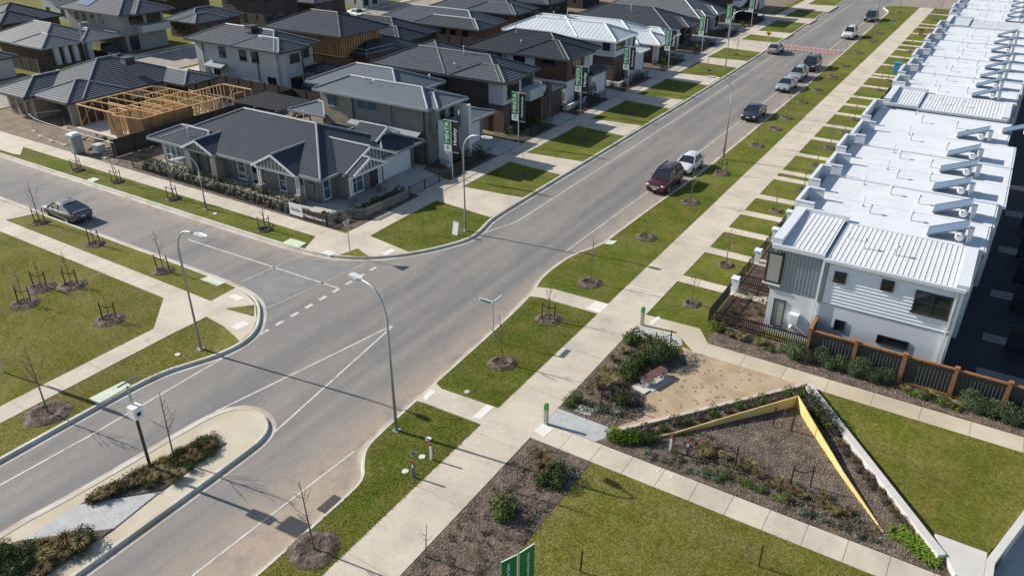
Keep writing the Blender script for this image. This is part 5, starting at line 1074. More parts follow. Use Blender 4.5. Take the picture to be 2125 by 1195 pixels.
# ================================================================ street lamps
def lamp(px, py, hgt_, arm, label, reach=1.7):
    x, y = G(px, py); t = thing('street_lamp', label, 'street lamp', (x, y, 0), group='curved galvanised street lamps')
    ax, ay = arm; pts = [(0, 0, 0)]; hs = hgt_ - 1.5; pts.append((0, 0, hs))
    for i in range(1, 9):
        q = i / 8 * R(88); pts.append((ax * reach * .75 * (1 - math.cos(q)), ay * reach * .75 * (1 - math.cos(q)), hs + 1.45 * math.sin(q)))
    pts.append((ax * reach, ay * reach, hs + 1.46)); n = len(pts)
    local('pole', MB().tube(pts, [.095] + [.07] + [.05] * (n - 2), 8), 'galv', t, smooth=True)
    local('base_plate', MB().box(-.17, .17, -.17, .17, 0, .04), 'galv', t)
    e = pts[-1]; w_ = .16; a = Vector((ax, ay, 0)); b = Vector((-ay, ax, 0)); c = Vector(e)
    lm = MB()
    for k_, (l, ww_, hh) in enumerate(((0, .07, .06), (.25, .16, .08), (.75, .17, .07), (.9, .12, .03))): pass
    P = lambda l, s_, z: tuple(c + a * l + b * s_ + Vector((0, 0, z)))
    lm.face([P(0, -.06, .05), P(0, .06, .05), P(.2, .17, .07), P(.8, .17, .06), P(.92, .1, .02), P(.92, -.1, .02), P(.8, -.17, .06), P(.2, -.17, .07)][::-1])
    lm.face([P(0, -.06, -.05), P(0, .06, -.05), P(.2, .17, -.05), P(.8, .17, -.04), P(.92, .1, -.01), P(.92, -.1, -.01), P(.8, -.17, -.04), P(.2, -.17, -.05)])
    ring = [(0, -.06, .05), (0, .06, .05), (.2, .17, .07), (.8, .17, .06), (.92, .1, .02), (.92, -.1, .02), (.8, -.17, .06), (.2, -.17, .07)]; lo = [-.05, -.05, -.05, -.04, -.01, -.01, -.04, -.05]
    for i in range(8):
        j = (i + 1) % 8; lm.face([P(*ring[i]), P(*ring[j]), P(ring[j][0], ring[j][1], lo[j]), P(ring[i][0], ring[i][1], lo[i])])
    hd_ = local('lamp_head', lm, 'galv_light', t); local('lens', MB().prism([tuple((c + a * .35 + b * .12)[:2]), tuple((c + a * .75 + b * .12)[:2]), tuple((c + a * .75 - b * .12)[:2]), tuple((c + a * .35 - b * .12)[:2])], e[2] - .065, e[2] - .045), 'glass_blue', hd_)
    return t
lamp(417, 724, 7.9, (1, 0), 'tall curved street lamp on the near left verge leaning over the wide road'); lamp(823, 893, 8.0, (-.97, .2), 'tallest street lamp, in the foreground beside the shared path, arm curving left', 1.75)
lamp(966, 479, 7.9, (1, 0), 'street lamp on the grass corner before the display homes'); lamp(1501, 331, 7.7, (-1, 0), 'street lamp on the right verge beside the white hatchback'); lamp(1505, 143, 7.9, (1, 0), 'street lamp on the left verge beyond the white-roofed home')
lamp(428, 434, 4.7, (-.3, -.95), 'small grey street lamp on the side street verge below the boulders', 1.0); lamp(1815, 55, 7.9, (-1, 0), 'far street lamp at the top of the right verge'); lamp(182, 130, 5.5, (0, 1), 'thin street lamp before the bungalow at the upper left', .6); lamp(598, 40, 5.5, (.6, .6), 'thin street lamp at the top left behind the pale house', .8)
# ================================================================ display flags
def flag(px, py, second, label, x=None):
    gx, gy = G(px, py); gx = -40.3 if x is None else x; t = thing('display_flag', label, 'banner', (gx, gy, 0), group='twin display-home flags')
    L = lambda n_, mb, m: local(n_, mb, m, t)
    L('pole', MB().tube([(0, 0, 0), (0, 0, 5.45)], .045, 8), 'galv_light'); L('arm', MB().box(-.8, .78, -.03, .03, 5.36, 5.41), 'galv_light'); L('arm', MB().box(-.8, .78, -.03, .03, 2.52, 2.57), 'galv_light')
    g_ = L('green_banner', MB().box(-.8, -.07, -.012, .012, 3.15, 5.35), 'banner_green'); w_ = L('logo_panel', MB().box(-.8, -.07, -.012, .012, 2.58, 3.15), 'sign_white'); b_ = L('black_banner', MB().box(.08, .76, -.012, .012, 2.58, 5.35), 'banner_black')
    text('MINTA', .62, 'lettering_white', g_, (-.43, -.016, 4.27), UPTEXT, off=.004)
    local('emblem', MB().box(-.55, -.32, -.02, -.013, 2.86, 3.06).box(-.62, -.25, -.02, -.013, 2.74, 2.79), 'banner_green', w_)
    if second: text(second, .55 if len(second) < 8 else .30, 'lettering_white', b_, (.42, -.016, 3.98), UPTEXT, off=.003)
    return t
FL = [(943, 372, 'Henley', 'green and black flag nearest the junction beside the street lamp'), (1080, 303, 'World of Homes', 'green and black flag with small World of Homes lettering before the dark brick home'), (1219.5, 240, 'Henley', 'green and black flag before the black-roofed white home'), (1316.7, 190, 'World of Homes', 'green and black flag before the two-storey white-roofed home'),
      (1396.4, 146.3, 'Henley', 'green and black flag before the low white-roofed home'), (1456, 110, 'World of Homes', 'green and black flag before the dark tiled single-storey home'), (1510, 82, 'Henley', 'green and black flag before the pale grey roofed home'), (1558, 58, 'Henley', 'farthest green and black flag at the top of the street')]
for px, py, s_, l in FL: flag(px, py, s_, l)
t = flag(8, 772, None, 'flag pole at the left edge whose banners lie outside the picture', G(8, 772)[0])
# billboard on the corner fence
t = thing('display_board', 'long fence sign, white then black, reading Henley 9 Display Homes', 'sign', (-46.3, 39.95, 0)); a = math.atan2(.1, 4)
obj('white_board', MB().box(-46.35, -44.9, 39.86, 39.9, .25, 1.25), 'sign_white', t); obj('black_board', MB().box(-44.9, -42.3, 39.86, 39.9, .0, 1.0), 'banner_black', t); obj('post', MB().box(-46.4, -46.33, 39.9, 39.97, 0, 1.3), 'steel_dark', t); obj('post', MB().box(-42.35, -42.28, 39.9, 39.97, 0, 1.1), 'steel_dark', t)
text('Henley.', .36, 'lettering_dark', t, (-45.62, 39.85, .75), (R(90), 0, 0)); text('9 Display Homes \u2192', .30, 'lettering_white', t, (-43.6, 39.85, .5), (R(90), 0, 0), off=.008)
t = thing('display_sign', 'black Henley sign by the driveway at the top of the street', 'sign', (-41.6, 152, 0)); obj('board', MB().box(-46.5, -41.0, 149.0, 149.1, .8, 3.2), 'banner_black', t); text('Henley', 1.1, 'lettering_white', t, (-43.2, 148.97, 2.2), (R(90), 0, 0)); obj('post', MB().box(-46, -45.9, 149.1, 149.2, 0, 3.2), 'steel_dark', t); obj('post', MB().box(-41.4, -41.3, 149.1, 149.2, 0, 3.2), 'steel_dark', t)
zs = 2.3; o = G(1075, 1149, zs); t = thing('sales_sign', 'green V-shaped Townhome Sales sign cut by the bottom edge', 'sign', (o[0], o[1], 0))
obj('post', MB().tube([(*o, 0), (*o, zs + .03)], .03, 8), 'galv_light', t)
for s_, q in ((1, G(1109, 1127, zs)), (-1, G(1040, 1166, zs))):
    d = Vector((q[0] - o[0], q[1] - o[1], 0)); a = math.atan2(d.y, d.x); p = (o[0] + d.x * .09, o[1] + d.y * .09)
    pn = obj('sign_panel', MB().bar((p[0], p[1], zs - 1.1), (q[0], q[1], zs - 1.1), .03, 2.2), 'banner_green', t); obj('edge_trim', MB().bar((p[0], p[1], zs), (q[0], q[1], zs), .035, .025), 'sign_white', pn)
    aa = a if s_ == 1 else a + math.pi; nn = Vector((math.sin(aa), -math.cos(aa), 0)) * .02; mid = (o[0] + d.x * .6, o[1] + d.y * .6)
    text('Townhome Sales', .2, 'lettering_white', t, (mid[0] + nn.x, mid[1] + nn.y, zs - .95), (Matrix.Rotation(aa, 3, 'Z') @ Matrix.Rotation(R(-90), 3, 'Y') @ Matrix.Rotation(R(90), 3, 'X')).to_euler(), off=.003)
# small signs
def post_thing(name, label, cat, px, py, hgt_, r=.035, m='galv'):
    x, y = G(px, py); t = thing(name, label, cat, (x, y, 0)); local('post', MB().tube([(0, 0, 0), (0, 0, hgt_)], r, 7), m, t); return t
t = post_thing('give_way_sign', 'give-way sign seen from behind on the small corner grass triangle', 'sign', 727, 529, 2.7); local('plate', MB().bar((-.0, .04, 0), (0, .05, 0), .001, .001).face([(-.06, -.42, 2.75), (-.06, .42, 2.75), (-.06, 0, 2.02)]).face([(-.045, .42, 2.75), (-.045, -.42, 2.75), (-.045, 0, 2.02)]), 'galv_light', t); local('plate_face', MB().face([(-.066, -.3, 2.7), (-.066, .3, 2.7), (-.066, 0, 2.16)]), 'sign_white', t)
t = post_thing('street_name_sign', 'street name sign with two green-lettered blades on the right verge', 'sign', 1024, 708, 2.75, .03); b1 = local('blade', MB().box(-.95, .0, -.02, .02, 2.52, 2.72), 'sign_white', t); local('blade_face', MB().box(-.88, -.12, -.028, -.02, 2.55, 2.69), 'street_green', b1); local('blade', MB().box(-.02, .02, .0, .95, 2.52, 2.72), 'sign_white', t)
t = post_thing('warning_sign', 'yellow diamond hump warning sign on the left verge', 'sign', 1591, 100, 2.5, .03); local('plate', MB().face([(0, -.05, 1.75), (.48, -.05, 2.23), (0, -.05, 2.71), (-.48, -.05, 2.23)]).face([(0, -.03, 1.75), (-.48, -.03, 2.23), (0, -.03, 2.71), (.48, -.03, 2.23)]), 'yellow_sign', t); local('symbol', MB().blob((0, -.06, 2.15), .2, .01, .12, 1, 0), 'black', t)
t = post_thing('solar_camera_pole', 'pole with white equipment box and small solar panel in the median planting', 'camera pole', 315, 979, 4.9, .05); local('pole_sleeve', MB().tube([(0, 0, 0), (0, 0, 3.4)], .075, 8), 'steel_dark', t); b1 = local('equipment_box', MB().box(-.02, .42, -.28, .18, 3.35, 3.95), 'sign_white', t); local('vent_slot', MB().box(.42, .43, -.15, .05, 3.5, 3.7), 'steel_dark', b1)
local('solar_panel', MB().face([(-.55, -.45, 4.75), (-.55, .45, 4.75), (.1, .45, 5.2), (.1, -.45, 5.2)]).face([(-.55, .45, 4.71), (-.55, -.45, 4.71), (.1, -.45, 5.16), (.1, .45, 5.16)]).bar((.1, -.47, 5.18), (.1, .47, 5.18), .05, .06), 'solar', t)
t = thing('display_a_frame', 'small white A-frame sign on the grass beside the corner street lamp', 'sign', (*G(948, 485), 0))
for s_ in (-1, 1): local('board', MB().face([(-.25, s_ * .28, 0), (.25, s_ * .28, 0), (.25, s_ * .04, 1.0), (-.25, s_ * .04, 1.0)]), 'sign_white', t)
local('rail', MB().box(-.25, .25, -.05, .05, .97, 1.03), 'galv', t)
for i, (px, py, l) in enumerate([(1133, 880, 'green-capped concrete bollard beside the lower garden path'), (1332, 675, 'green-capped concrete bollard at the upper path crossing')]):
    t = post_thing('bollard', l, 'bollard', px, py, .1); t.children[0].name = 'footing'; local('post', MB().box(-.09, .09, -.09, .09, 0, .95), 'post_grey', t); local('cap', MB().box(-.095, .095, -.095, .095, .95, 1.27).box(-.07, .07, -.07, .07, 1.27, 1.31), 'green_cap', t)
for px, py, m, l in [(895, 953, 'sign_white', 'white marker post with red cap on the near verge'), (859, 990, 'purple_post', 'blue marker post with red cap on the near verge'), (1390, 937, 'sign_white', 'white marker post with red cap in front of the yellow wall'), (1425, 946, 'purple_post', 'purple marker post with red cap in the mulch bed')]:
    t = thing('marker_post', l, 'marker post', (*G(px, py), 0)); local('post', MB().box(-.05, .05, -.04, .04, 0, .85), m, t); local('cap', MB().box(-.053, .053, -.043, .043, .85, 1.0), 'red_cap', t); local('plate', MB().box(-.04, .04, -.046, -.04, .6, .8), 'sign_white', t)
for px, py, m, l in [(1266, 503, 'pit_lid', 'pale pit lid beside the kerb on the right verge'), (1590, 546, 'sign_white', 'oval white lid on the grass by the letterbox'), (858, 942, 'steel_dark', 'round dark lid on the near verge'), (876, 948, 'tactile', 'white round lid beside the white marker post'), (841, 978, 'tactile', 'pale lilac lid beside the blue marker post'), (1410, 963, 'tactile', 'lilac round lid in the mulch bed'), (889, 911, 'tactile', 'small square lid under the lamp shadow'), (969, 813, 'concrete_grey', 'small lid on the grass above the lower ramp'), (369, 736, 'tactile', 'small white lid on the left verge'), (303, 705, 'paver_grey', 'round grey cover set in the left footpath'), (446, 444, 'sign_white', 'small lid on the side street verge')]:
    x, y = G(px, py); t = thing('round_cover', l, 'lid', (x, y, 0)); local('lid', MB().tube([(0, 0, .0), (0, 0, .04)], .155, 12), m, t); local('rim', MB().tube([(0, 0, 0), (0, 0, .03)], .18, 12), 'concrete_grey', t)
for pts, l in [([(185, 827), (257, 791), (274, 800), (203, 840)], 'long pale green drain lid on the left verge'), ([(1188, 854), (1204, 840), (1235, 850), (1225, 864)], 'pale green square lid in the bench garden'), ([(585, 505), (603, 495), (637, 505), (620, 516)], 'pale green pit lid on the side street far verge'), ([(414, 580), (432, 574), (468, 588), (452, 595)], 'pale green pit lid on the side street near verge'), ([(1253, 507), (1263, 499), (1282, 501), (1271, 509)], 'pale lid at the parking bay start'), ([(180, 374), (195, 369), (208, 373), (193, 379)], 'small pale lid on the far side street verge')]:
    x, y = G(*pts[0]); t = thing('utility_pit', l, 'drain lid', (x, y, 0)); P = [G(*p) for p in pts]; c = (sum(p[0] for p in P) / 4, sum(p[1] for p in P) / 4)
    obj('frame', MB().prism(P, 0, .03), 'concrete_grey', t); obj('lid', MB().prism([(c[0] + (p[0] - c[0]) * .94, c[1] + (p[1] - c[1]) * .94) for p in P], .03, .05), 'pit_lid', t)
gr = thing('drain_grate', 'steel drain grate in the gutter at the lower road edge', 'drain grate', (-20.75, 17.75, RZ)); obj('frame', MB().box(-21.1, -20.5, 17.2, 18.3, RZ, RZ + .012), 'black', gr)
for i in range(9): obj('bar', MB().box(-21.07, -20.53, 17.25 + i * .115, 17.31 + i * .115, RZ + .012, RZ + .03), 'grate', gr)
t = thing('wheelie_bin', 'bright blue portable cabinet on the verge by the townhouses', 'cabinet', (*G(1859, 151), 0)); local('cabin', MB().box(-.38, .38, -.38, .38, .05, 1.25), 'bin_blue', t); local('roof', MB().box(-.43, .43, -.43, .43, 1.25, 1.38), 'bin_blue', t); t.name = 'blue_cabinet'
t = thing('orange_bin', 'rusty orange bin with green lid on the far verge', 'bin', (*G(1910, 73), 0)); local('body', MB().prism([(-.27, -.27), (.27, -.27), (.33, .33), (-.33, .33)], .1, .95), 'bin_orange', t); local('lid', MB().box(-.4, .4, -.4, .4, .95, 1.05), 'leaf_mid', t)
# ================================================================ young trees
def sapling(seed, hgt_, n):
    rg = random.Random(seed); tr = MB(); br = MB(); top = Vector((rg.uniform(-.15, .15), rg.uniform(-.15, .15), hgt_))
    tr.tube([(0, 0, 0), tuple(top * .5 + Vector((rg.uniform(-.04, .04), 0, 0))), tuple(top)], [.042, .028, .01], 6)
    for i in range(n):
        f = rg.uniform(.35, .95); p = top * f; a = rg.uniform(0, 6.28); l = (1.05 - f) * hgt_ * rg.uniform(.35, .6); e = p + Vector((math.cos(a) * l * .55, math.sin(a) * l * .55, l * .8))
        br.tube([tuple(p), tuple(p.lerp(e, .5) + Vector((math.cos(a) * .06, math.sin(a) * .06, -.02))), tuple(e)], [.014, .009, .004], 4)
        for j in range(3):
            q = p.lerp(e, rg.uniform(.4, .9)); a2 = a + rg.uniform(-1, 1); l2 = l * .35; br.tube([tuple(q), tuple(q + Vector((math.cos(a2) * l2 * .6, math.sin(a2) * l2 * .6, l2 * .7)))], [.007, .003], 3)
    return tr.mesh('trunk'), br.mesh('crown')
SAP = [sapling(200 + i, h_, n) for i, (h_, n) in enumerate([(3.2, 9), (2.7, 8), (3.6, 11), (2.3, 7)])]
for a, b in SAP: a.materials.append(M['bark']); b.materials.append(M['twig'])
def ring_mesh(seed):
    mb = MB(); nu = 40; prof = [(.0, .02), (.15, .02), (.3, .015), (.42, .05), (.54, .10), (.66, .115), (.78, .07), (.9, .03), (1.0, .0)]
    rows = []
    for r_, z in prof:
        row = []
        for j in range(nu):
            a = 6.2832 * j / nu; c_, s_ = math.cos(a), math.sin(a); q = 1 + .16 * noise.noise(Vector((c_ * 1.6, s_ * 1.6, seed))) + .05 * noise.noise(Vector((c_ * 7, s_ * 7, seed + r_)))
            zz = z * (1 + .5 * noise.noise(Vector((c_ * 3, s_ * 3, seed + r_ * 2)))) + .035 * noise.noise(Vector((c_ * r_ * 14, s_ * r_ * 14, seed))); row.append(len(mb.v)); mb.v.append((c_ * r_ * q, s_ * r_ * q, max(zz, .002) if r_ < .95 else -.01))
        rows.append(row)
    for i in range(len(prof) - 1):
        for j in range(nu): mb.f.append((rows[i][j], rows[i + 1][j], rows[i + 1][(j + 1) % nu], rows[i][(j + 1) % nu]))
    rg = random.Random(seed)
    for _ in range(420):
        a = rg.uniform(0, 6.28); r_ = rg.uniform(.1, 1.02); l = rg.uniform(.02, .06); t_ = rg.uniform(0, 6.28); p = Vector((math.cos(a) * r_, math.sin(a) * r_, .025 + (.1 if .5 < r_ < .75 else .02))); d = Vector((math.cos(t_), math.sin(t_), rg.uniform(-.5, .5))) * l; e = Vector((-d.y, d.x, rg.uniform(-.02, .02))) * .4; mb.face([p - d, p + e, p + d, p - e])
    me = mb.mesh('mulch_ring'); me.materials.append(M['mulch']); return me
RINGS = [ring_mesh(i + 1) for i in range(3)]
SPK = MB().box(-.03, .03, -.022, .022, 0, 1.25).mesh('stake'); SPK.materials.append(M['stake'])
TIE = MB().bar((-.45, 0, 0), (0, -.05, -.12), .02, .05).bar((0, -.05, -.12), (.45, 0, 0), .02, .05).mesh('tie'); TIE.materials.append(M['black'])
def tree(x, y, i, label, stakes=0, rs=.9, rot=0, scale=1.0, leafy=False):
    t = thing('young_tree', label, 'tree', (x, y, 0)); v = SAP[i % 4]; rz = rnd.uniform(0, 6.28)
    inst('trunk', v[0], t, (x, y, 0), (0, 0, rz), (scale,) * 3); inst('crown', v[1], t, (x, y, 0), (0, 0, rz), (scale,) * 3)
    if stakes:
        for k_ in range(stakes):
            a = rot + (k_ * math.pi if stakes == 2 else k_ * 2.094); inst('stake', SPK, t, (x + math.cos(a) * .45, y + math.sin(a) * .45, 0), (R(rnd.uniform(-3, 3)), R(rnd.uniform(-3, 3)), a))
        if stakes > 1: inst('tie', TIE, t, (x, y, 1.0), (0, 0, rot))
    if leafy:
        local('leaves', MB().leaves((0, 0, 1.9), .45, .45, .8, 90, .1, random.Random(i)), 'leaf_straw', t)
    if rs: m_ = inst('mulch_ring', RINGS[i % 3], None, (x, y, .02), (0, 0, rnd.uniform(0, 6)), (rs, rs, 1.0 if rs < 1.2 else 1.4)); tag(m_, 'mulch ring around the ' + label, 'mulch', kind='stuff')
E_V = [(1137, 663, 3), (1043, 753, 0), (1225, 587, 0), (1340, 493, 0), (1432, 420, 0), (1497, 360, 3), (1570, 303, 0), (1608, 268, 0), (1632, 246, 0), (1665, 214, 0), (1695, 187, 0), (1727, 160, 0), (1752, 138, 0), (1780, 111, 0), (1809, 87, 0), (1823, 70, 0), (1850, 44, 0), (1866, 27, 0)]
for i, (u, v, s_) in enumerate(sorted(E_V, key=lambda p: -p[1])):
    x, y = G(u, v); tree(x, y, i, '%s bare sapling from the near end on the right roadside verge beyond the foreground lamp' % ORD[i], s_, .85 if i < 8 else .75, 0)
for i, (u, v) in enumerate([(1435, 630), (1506, 550), (1610, 438), (1668, 395), (1694, 343), (1722, 308), (1752, 276), (1773, 249), (1822, 188), (1842, 168), (1876, 125), (1890, 108), (1915, 75), (1930, 63), (1941, 43), (1952, 30)]):
    x, y = G(u, v); tree(x, y, i + 1, '%s sapling from the near end on the lawn strip before the townhouse fences' % ORD[i], 0, .62, 0, .9, leafy=i == 1)
for i, (u, v) in enumerate([(162, 354), (243, 378), (360, 413), (550, 477)]):
    x, y = G(u, v); tree(x, y, i, '%s staked sapling from the left on the far verge of the side street' % ORD[i], 3, .65, .3)
for i, (u, v) in enumerate([(83, 462), (198, 507), (340, 562)]):
    x, y = G(u, v); tree(x, y, i + 2, '%s staked sapling from the left on the near verge of the side street' % ORD[i], 2, .75, .4)
for i, (u, v) in enumerate([(52, 630), (85, 597), (150, 592), (228, 663)]):
    x, y = G(u, v); tree(x, y, i, ['staked sapling with mulch ring at the left edge of the park lawn', 'staked sapling farthest back on the park lawn', 'staked sapling beside the side street footpath on the park lawn', 'staked sapling nearest the lamp on the park lawn'][i], 2, .95, .5, .75)
x, y = G(100, 857); tree(x, y, 2, 'bare tree in a large mulch ring on the near left verge', 0, 1.15, 0, 1.15); x, y = G(652, 1140); tree(x, y, 0, 'bare tree in a mulch ring on the verge by the drain grate', 0, 1.1, 0, 1.15)
x, y = G(362, 953); tree(x, y, 2, 'bare tree standing in the median planting', 0, 0, 0, 1.1)
for i, (u, v) in enumerate([(1622, 890), (1505, 965), (1660, 1010), (1375, 725), (1262, 850)]):
    x, y = G(u, v); tree(x, y, 3, ['staked stem near the point of the yellow wall', 'staked stem in the middle of the mulch bed', 'staked stem at the right of the mulch bed', 'staked sapling behind the bench by the upper path', 'staked sapling near the pale green lid in the bench garden'][i], 2, 0, .1 + .2 * i, .55)
for i, y in enumerate((58, 70.2, 82, 94.5, 107.5, 120)):
    tree(-35.4, y, i + 1, '%s sapling on the grass squares before the display homes' % ORD[i], 0, .45, 0, .8)
tree(-14.0, 22.6, 1, 'slim bare sapling in the long mulch bed by the shared path', 0, 0, 0, .9); tree(-15.2, 17.5, 3, 'small twiggy sapling at the near end of the long mulch bed', 0, 0, 0, .8)
for i, (x, y) in enumerate([(-9.9, 20.2), (-3.9, 24.3)]): tree(x, y, 3, ['staked stem on the lawn by the sales sign', 'staked stem on the lower lawn at right'][i], 1, 0, 0, .5)
# ================================================================ plants
def variants(n, f): return [f(random.Random(300 + i)) for i in range(n)]
def mk(fn, m):
    def g_(rg): mb = MB(); fn(mb, rg); me = mb.mesh('plant'); me.materials.append(M[m]); return me
    return variants(3, g_)
PL = {'purple': mk(lambda mb, rg: mb.blob((0, 0, 0.132), 0.18, 0.18, 0.16, rg.random() * 9, .6, 10, 7).leaves((0, 0, .25), .38, .38, .34, 700, .055, rg), 'leaf_purple'), 'dark': mk(lambda mb, rg: mb.blob((0, 0, 0.144), 0.18, 0.18, 0.17, rg.random() * 9, .6, 10, 7).leaves((0, 0, .28), .38, .38, .36, 700, .055, rg), 'leaf_dark'), 'mid': mk(lambda mb, rg: mb.blob((0, 0, 0.15), 0.19, 0.19, 0.18, rg.random() * 9, .6, 10, 7).leaves((0, 0, .3), .4, .4, .38, 700, .06, rg), 'leaf_mid'),
      'bright': mk(lambda mb, rg: mb.blob((0, 0, 0.12), 0.19, 0.19, 0.14, rg.random() * 9, .6, 10, 7).leaves((0, 0, .25), .42, .42, .3, 650, .065, rg), 'leaf_bright'), 'grey': mk(lambda mb, rg: mb.blob((0, 0, 0.06), 0.14, 0.14, 0.09, rg.random() * 9, .6, 10, 7).leaves((0, 0, .14), .3, .3, .2, 400, .045, rg), 'leaf_grey'), 'brown': mk(lambda mb, rg: mb.blades((0, 0, 0), .4, .5, 170, rg, .012), 'leaf_brown'),
      'straw': mk(lambda mb, rg: mb.blades((0, 0, 0), .4, .55, 170, rg, .012), 'leaf_straw'), 'pine': mk(lambda mb, rg: mb.blob((0, 0, 0.252), 0.25, 0.25, 0.26, rg.random() * 9, .6, 10, 7).leaves((0, 0, .5), .55, .5, .55, 1500, .06, rg, .6), 'leaf_pine'), 'lily': mk(lambda mb, rg: mb.blades((0, 0, 0), .35, .3, 60, rg, .03, .8), 'leaf_bright')}
NMS = {'purple': 'flowering_shrub', 'dark': 'shrub', 'mid': 'shrub', 'bright': 'shrub', 'grey': 'silver_shrub', 'brown': 'grass_tuft', 'straw': 'grass_tuft', 'pine': 'bushy_shrub', 'lily': 'strappy_plant'}
def plant(kind, x, y, s_, label, group, z=.03): o = inst(NMS[kind], rnd.choice(PL[kind]), None, (x, y, z), (0, 0, rnd.uniform(0, 6.28)), (s_, s_, s_ * rnd.uniform(.85, 1.15))); return tag(o, label, 'plant' if kind in ('brown', 'straw', 'lily') else 'shrub', group)
def row(kinds, a, b, n, smin, smax, jit, label, group):
    for i in range(n):
        f = (i + .5) / n; k_ = kinds[i % len(kinds)]; plant(k_, a[0] + (b[0] - a[0]) * f + rnd.uniform(-jit, jit), a[1] + (b[1] - a[1]) * f + rnd.uniform(-jit, jit), rnd.uniform(smin, smax), ORD[i] + ' from the left, ' + label, group)
row(['purple', 'dark'], (-10.9, 29.5), (-5.3, 36.8), 12, .8, 1.2, .12, 'purple-green shrub between cream edging and yellow wall', 'shrubs above the yellow wall')
row(['dark', 'purple'], (-5.0, 37.2), (-2.6, 34.5), 8, .9, 1.3, .15, 'dark shrub where yellow and white walls meet', 'shrubs at the wall point')
row(['brown', 'purple'], (-2.4, 34.0), (1.6, 29.4), 11, .55, .8, .15, 'small tuft between yellow and white walls', 'tufts between yellow and white walls')
row(['bright'], (-12.1, 28.3), (-10.6, 29.0), 6, .9, 1.2, .15, 'bright green shrub at the tip of the mulch bed', 'bright shrubs at the bed tip')
row(['dark'], (-11.2, 28.75), (-10.0, 29.3), 4, .9, 1.2, .15, 'dark shrub behind the bright ones by the marker posts', 'dark shrubs at the bed tip')
row(['grey'], (-10.4, 28.25), (-6.5, 28.15), 9, .55, .95, .15, 'silvery low shrub along the path edge of the mulch bed', 'silver shrubs by the path left')
row(['grey'], (-3.0, 28.3), (.6, 28.2), 8, .5, .85, .18, 'silvery low shrub along the right part of the mulch bed', 'silver shrubs by the path right')
row(['brown', 'straw', 'brown'], (-8.6, 30.0), (-.8, 29.2), 22, .55, .85, .45, 'brown grass tuft across the mulch bed', 'brown tufts in the mulch bed')
row(['mid', 'lily'], (-7.4, 28.6), (-3.4, 28.6), 9, .45, .7, .25, 'small green plant in the lower mulch bed', 'small green plants in the mulch bed')
row(['lily'], (.9, 29.1), (2.3, 28.2), 9, .9, 1.2, .35, 'bright strappy plant by the end of the white wall', 'strappy plants by the white wall')
row(['pine'], (-6.6, 40.75), (-1.0, 40.7), 9, .75, 1.15, .2, 'feathery grey-green bush against the orange-post fence', 'feathery bushes along the left fence bays')
row(['pine'], (2.4, 40.55), (7.4, 40.5), 9, .75, 1.15, .2, 'feathery bush at the right end of the orange-post fence', 'feathery bushes along the right fence bays')
row(['straw', 'lily', 'mid'], (-.6, 40.5), (2.4, 40.3), 8, .7, 1.0, .2, 'straggly low plant before the middle fence bay', 'low plants before the middle fence bay')
row(['grey', 'mid', 'straw', 'dark'], (-11.0, 41.2), (-6.8, 40.7), 16, .6, .95, .3, 'mixed low plant along the black picket fence', 'low plants along the picket fence')
row(['bright'], (-11.4, 41.3), (-10.8, 41.2), 2, .9, 1.0, .1, 'green bush at the corner of the black picket fence', 'green bushes at the picket fence corner')
BK = [('mid', -14.6, 37.2, 1.5), ('dark', -14.1, 36.8, 1.2), ('straw', -13.9, 37.6, 1.2), ('brown', -13.6, 36.4, 1.3), ('mid', -12.5, 36.8, 1.9), ('mid', -12.9, 36.2, 1.8), ('pine', -12.8, 35.8, 1.4), ('dark', -13.4, 35.4, 1.5), ('dark', -13.6, 34.6, 1.6), ('mid', -13.8, 34.0, 1.4), ('dark', -13.4, 33.5, 1.4), ('brown', -14.2, 32.6, 1.5), ('brown', -14.4, 31.9, 1.5), ('straw', -14.0, 32.1, 1.4), ('purple', -13.3, 32.0, 1.5), ('purple', -13.7, 31.4, 1.3), ('dark', -12.8, 31.2, 1.3), ('grey', -12.6, 30.4, 1.3), ('purple', -12.3, 31.6, 1.1), ('mid', -15.0, 30.2, 1.0), ('mid', -15.1, 29.6, .9), ('straw', -14.9, 33.6, .8), ('brown', -15.0, 34.8, .8), ('straw', -14.8, 35.8, .8), ('grey', -13.6, 30.0, .9), ('mid', -14.9, 36.9, 1.3), ('brown', -13.2, 37.5, 1.2)]
SZ = {'mid': 'leafy green bush', 'dark': 'dark green bush', 'straw': 'straw-coloured grass tuft', 'brown': 'brown grass tuft', 'pine': 'feathery bush', 'purple': 'purple flowering shrub', 'grey': 'silvery shrub'}
CN = {}
for k_, x, y, s_ in sorted(BK, key=lambda q: -q[2]): CN[k_] = CN.get(k_, -1) + 1; plant(k_, x, y, s_, '%s %s from the upper end in the bench garden' % (ORD[CN[k_]], SZ[k_]), SZ[k_] + ' in the bench garden')
LB = [('brown', -14.0, 24.9, 1.4), ('brown', -13.6, 24.4, 1.3), ('dark', -13.0, 24.6, 1.3), ('dark', -12.7, 24.0, 1.2), ('dark', -13.4, 23.8, 1.1), ('mid', -14.0, 21.4, 1.5), ('mid', -13.7, 21.0, 1.3), ('grey', -14.8, 25.6, .8), ('grey', -14.3, 25.8, .8), ('grey', -12.7, 25.4, .8)]
CN = {}
for k_, x, y, s_ in sorted(LB, key=lambda q: -q[2]): CN[k_] = CN.get(k_, -1) + 1; plant(k_, x, y, s_, '%s %s from the upper end of the long mulch bed' % (ORD[CN[k_]], SZ[k_]), SZ[k_] + ' in the long bed')
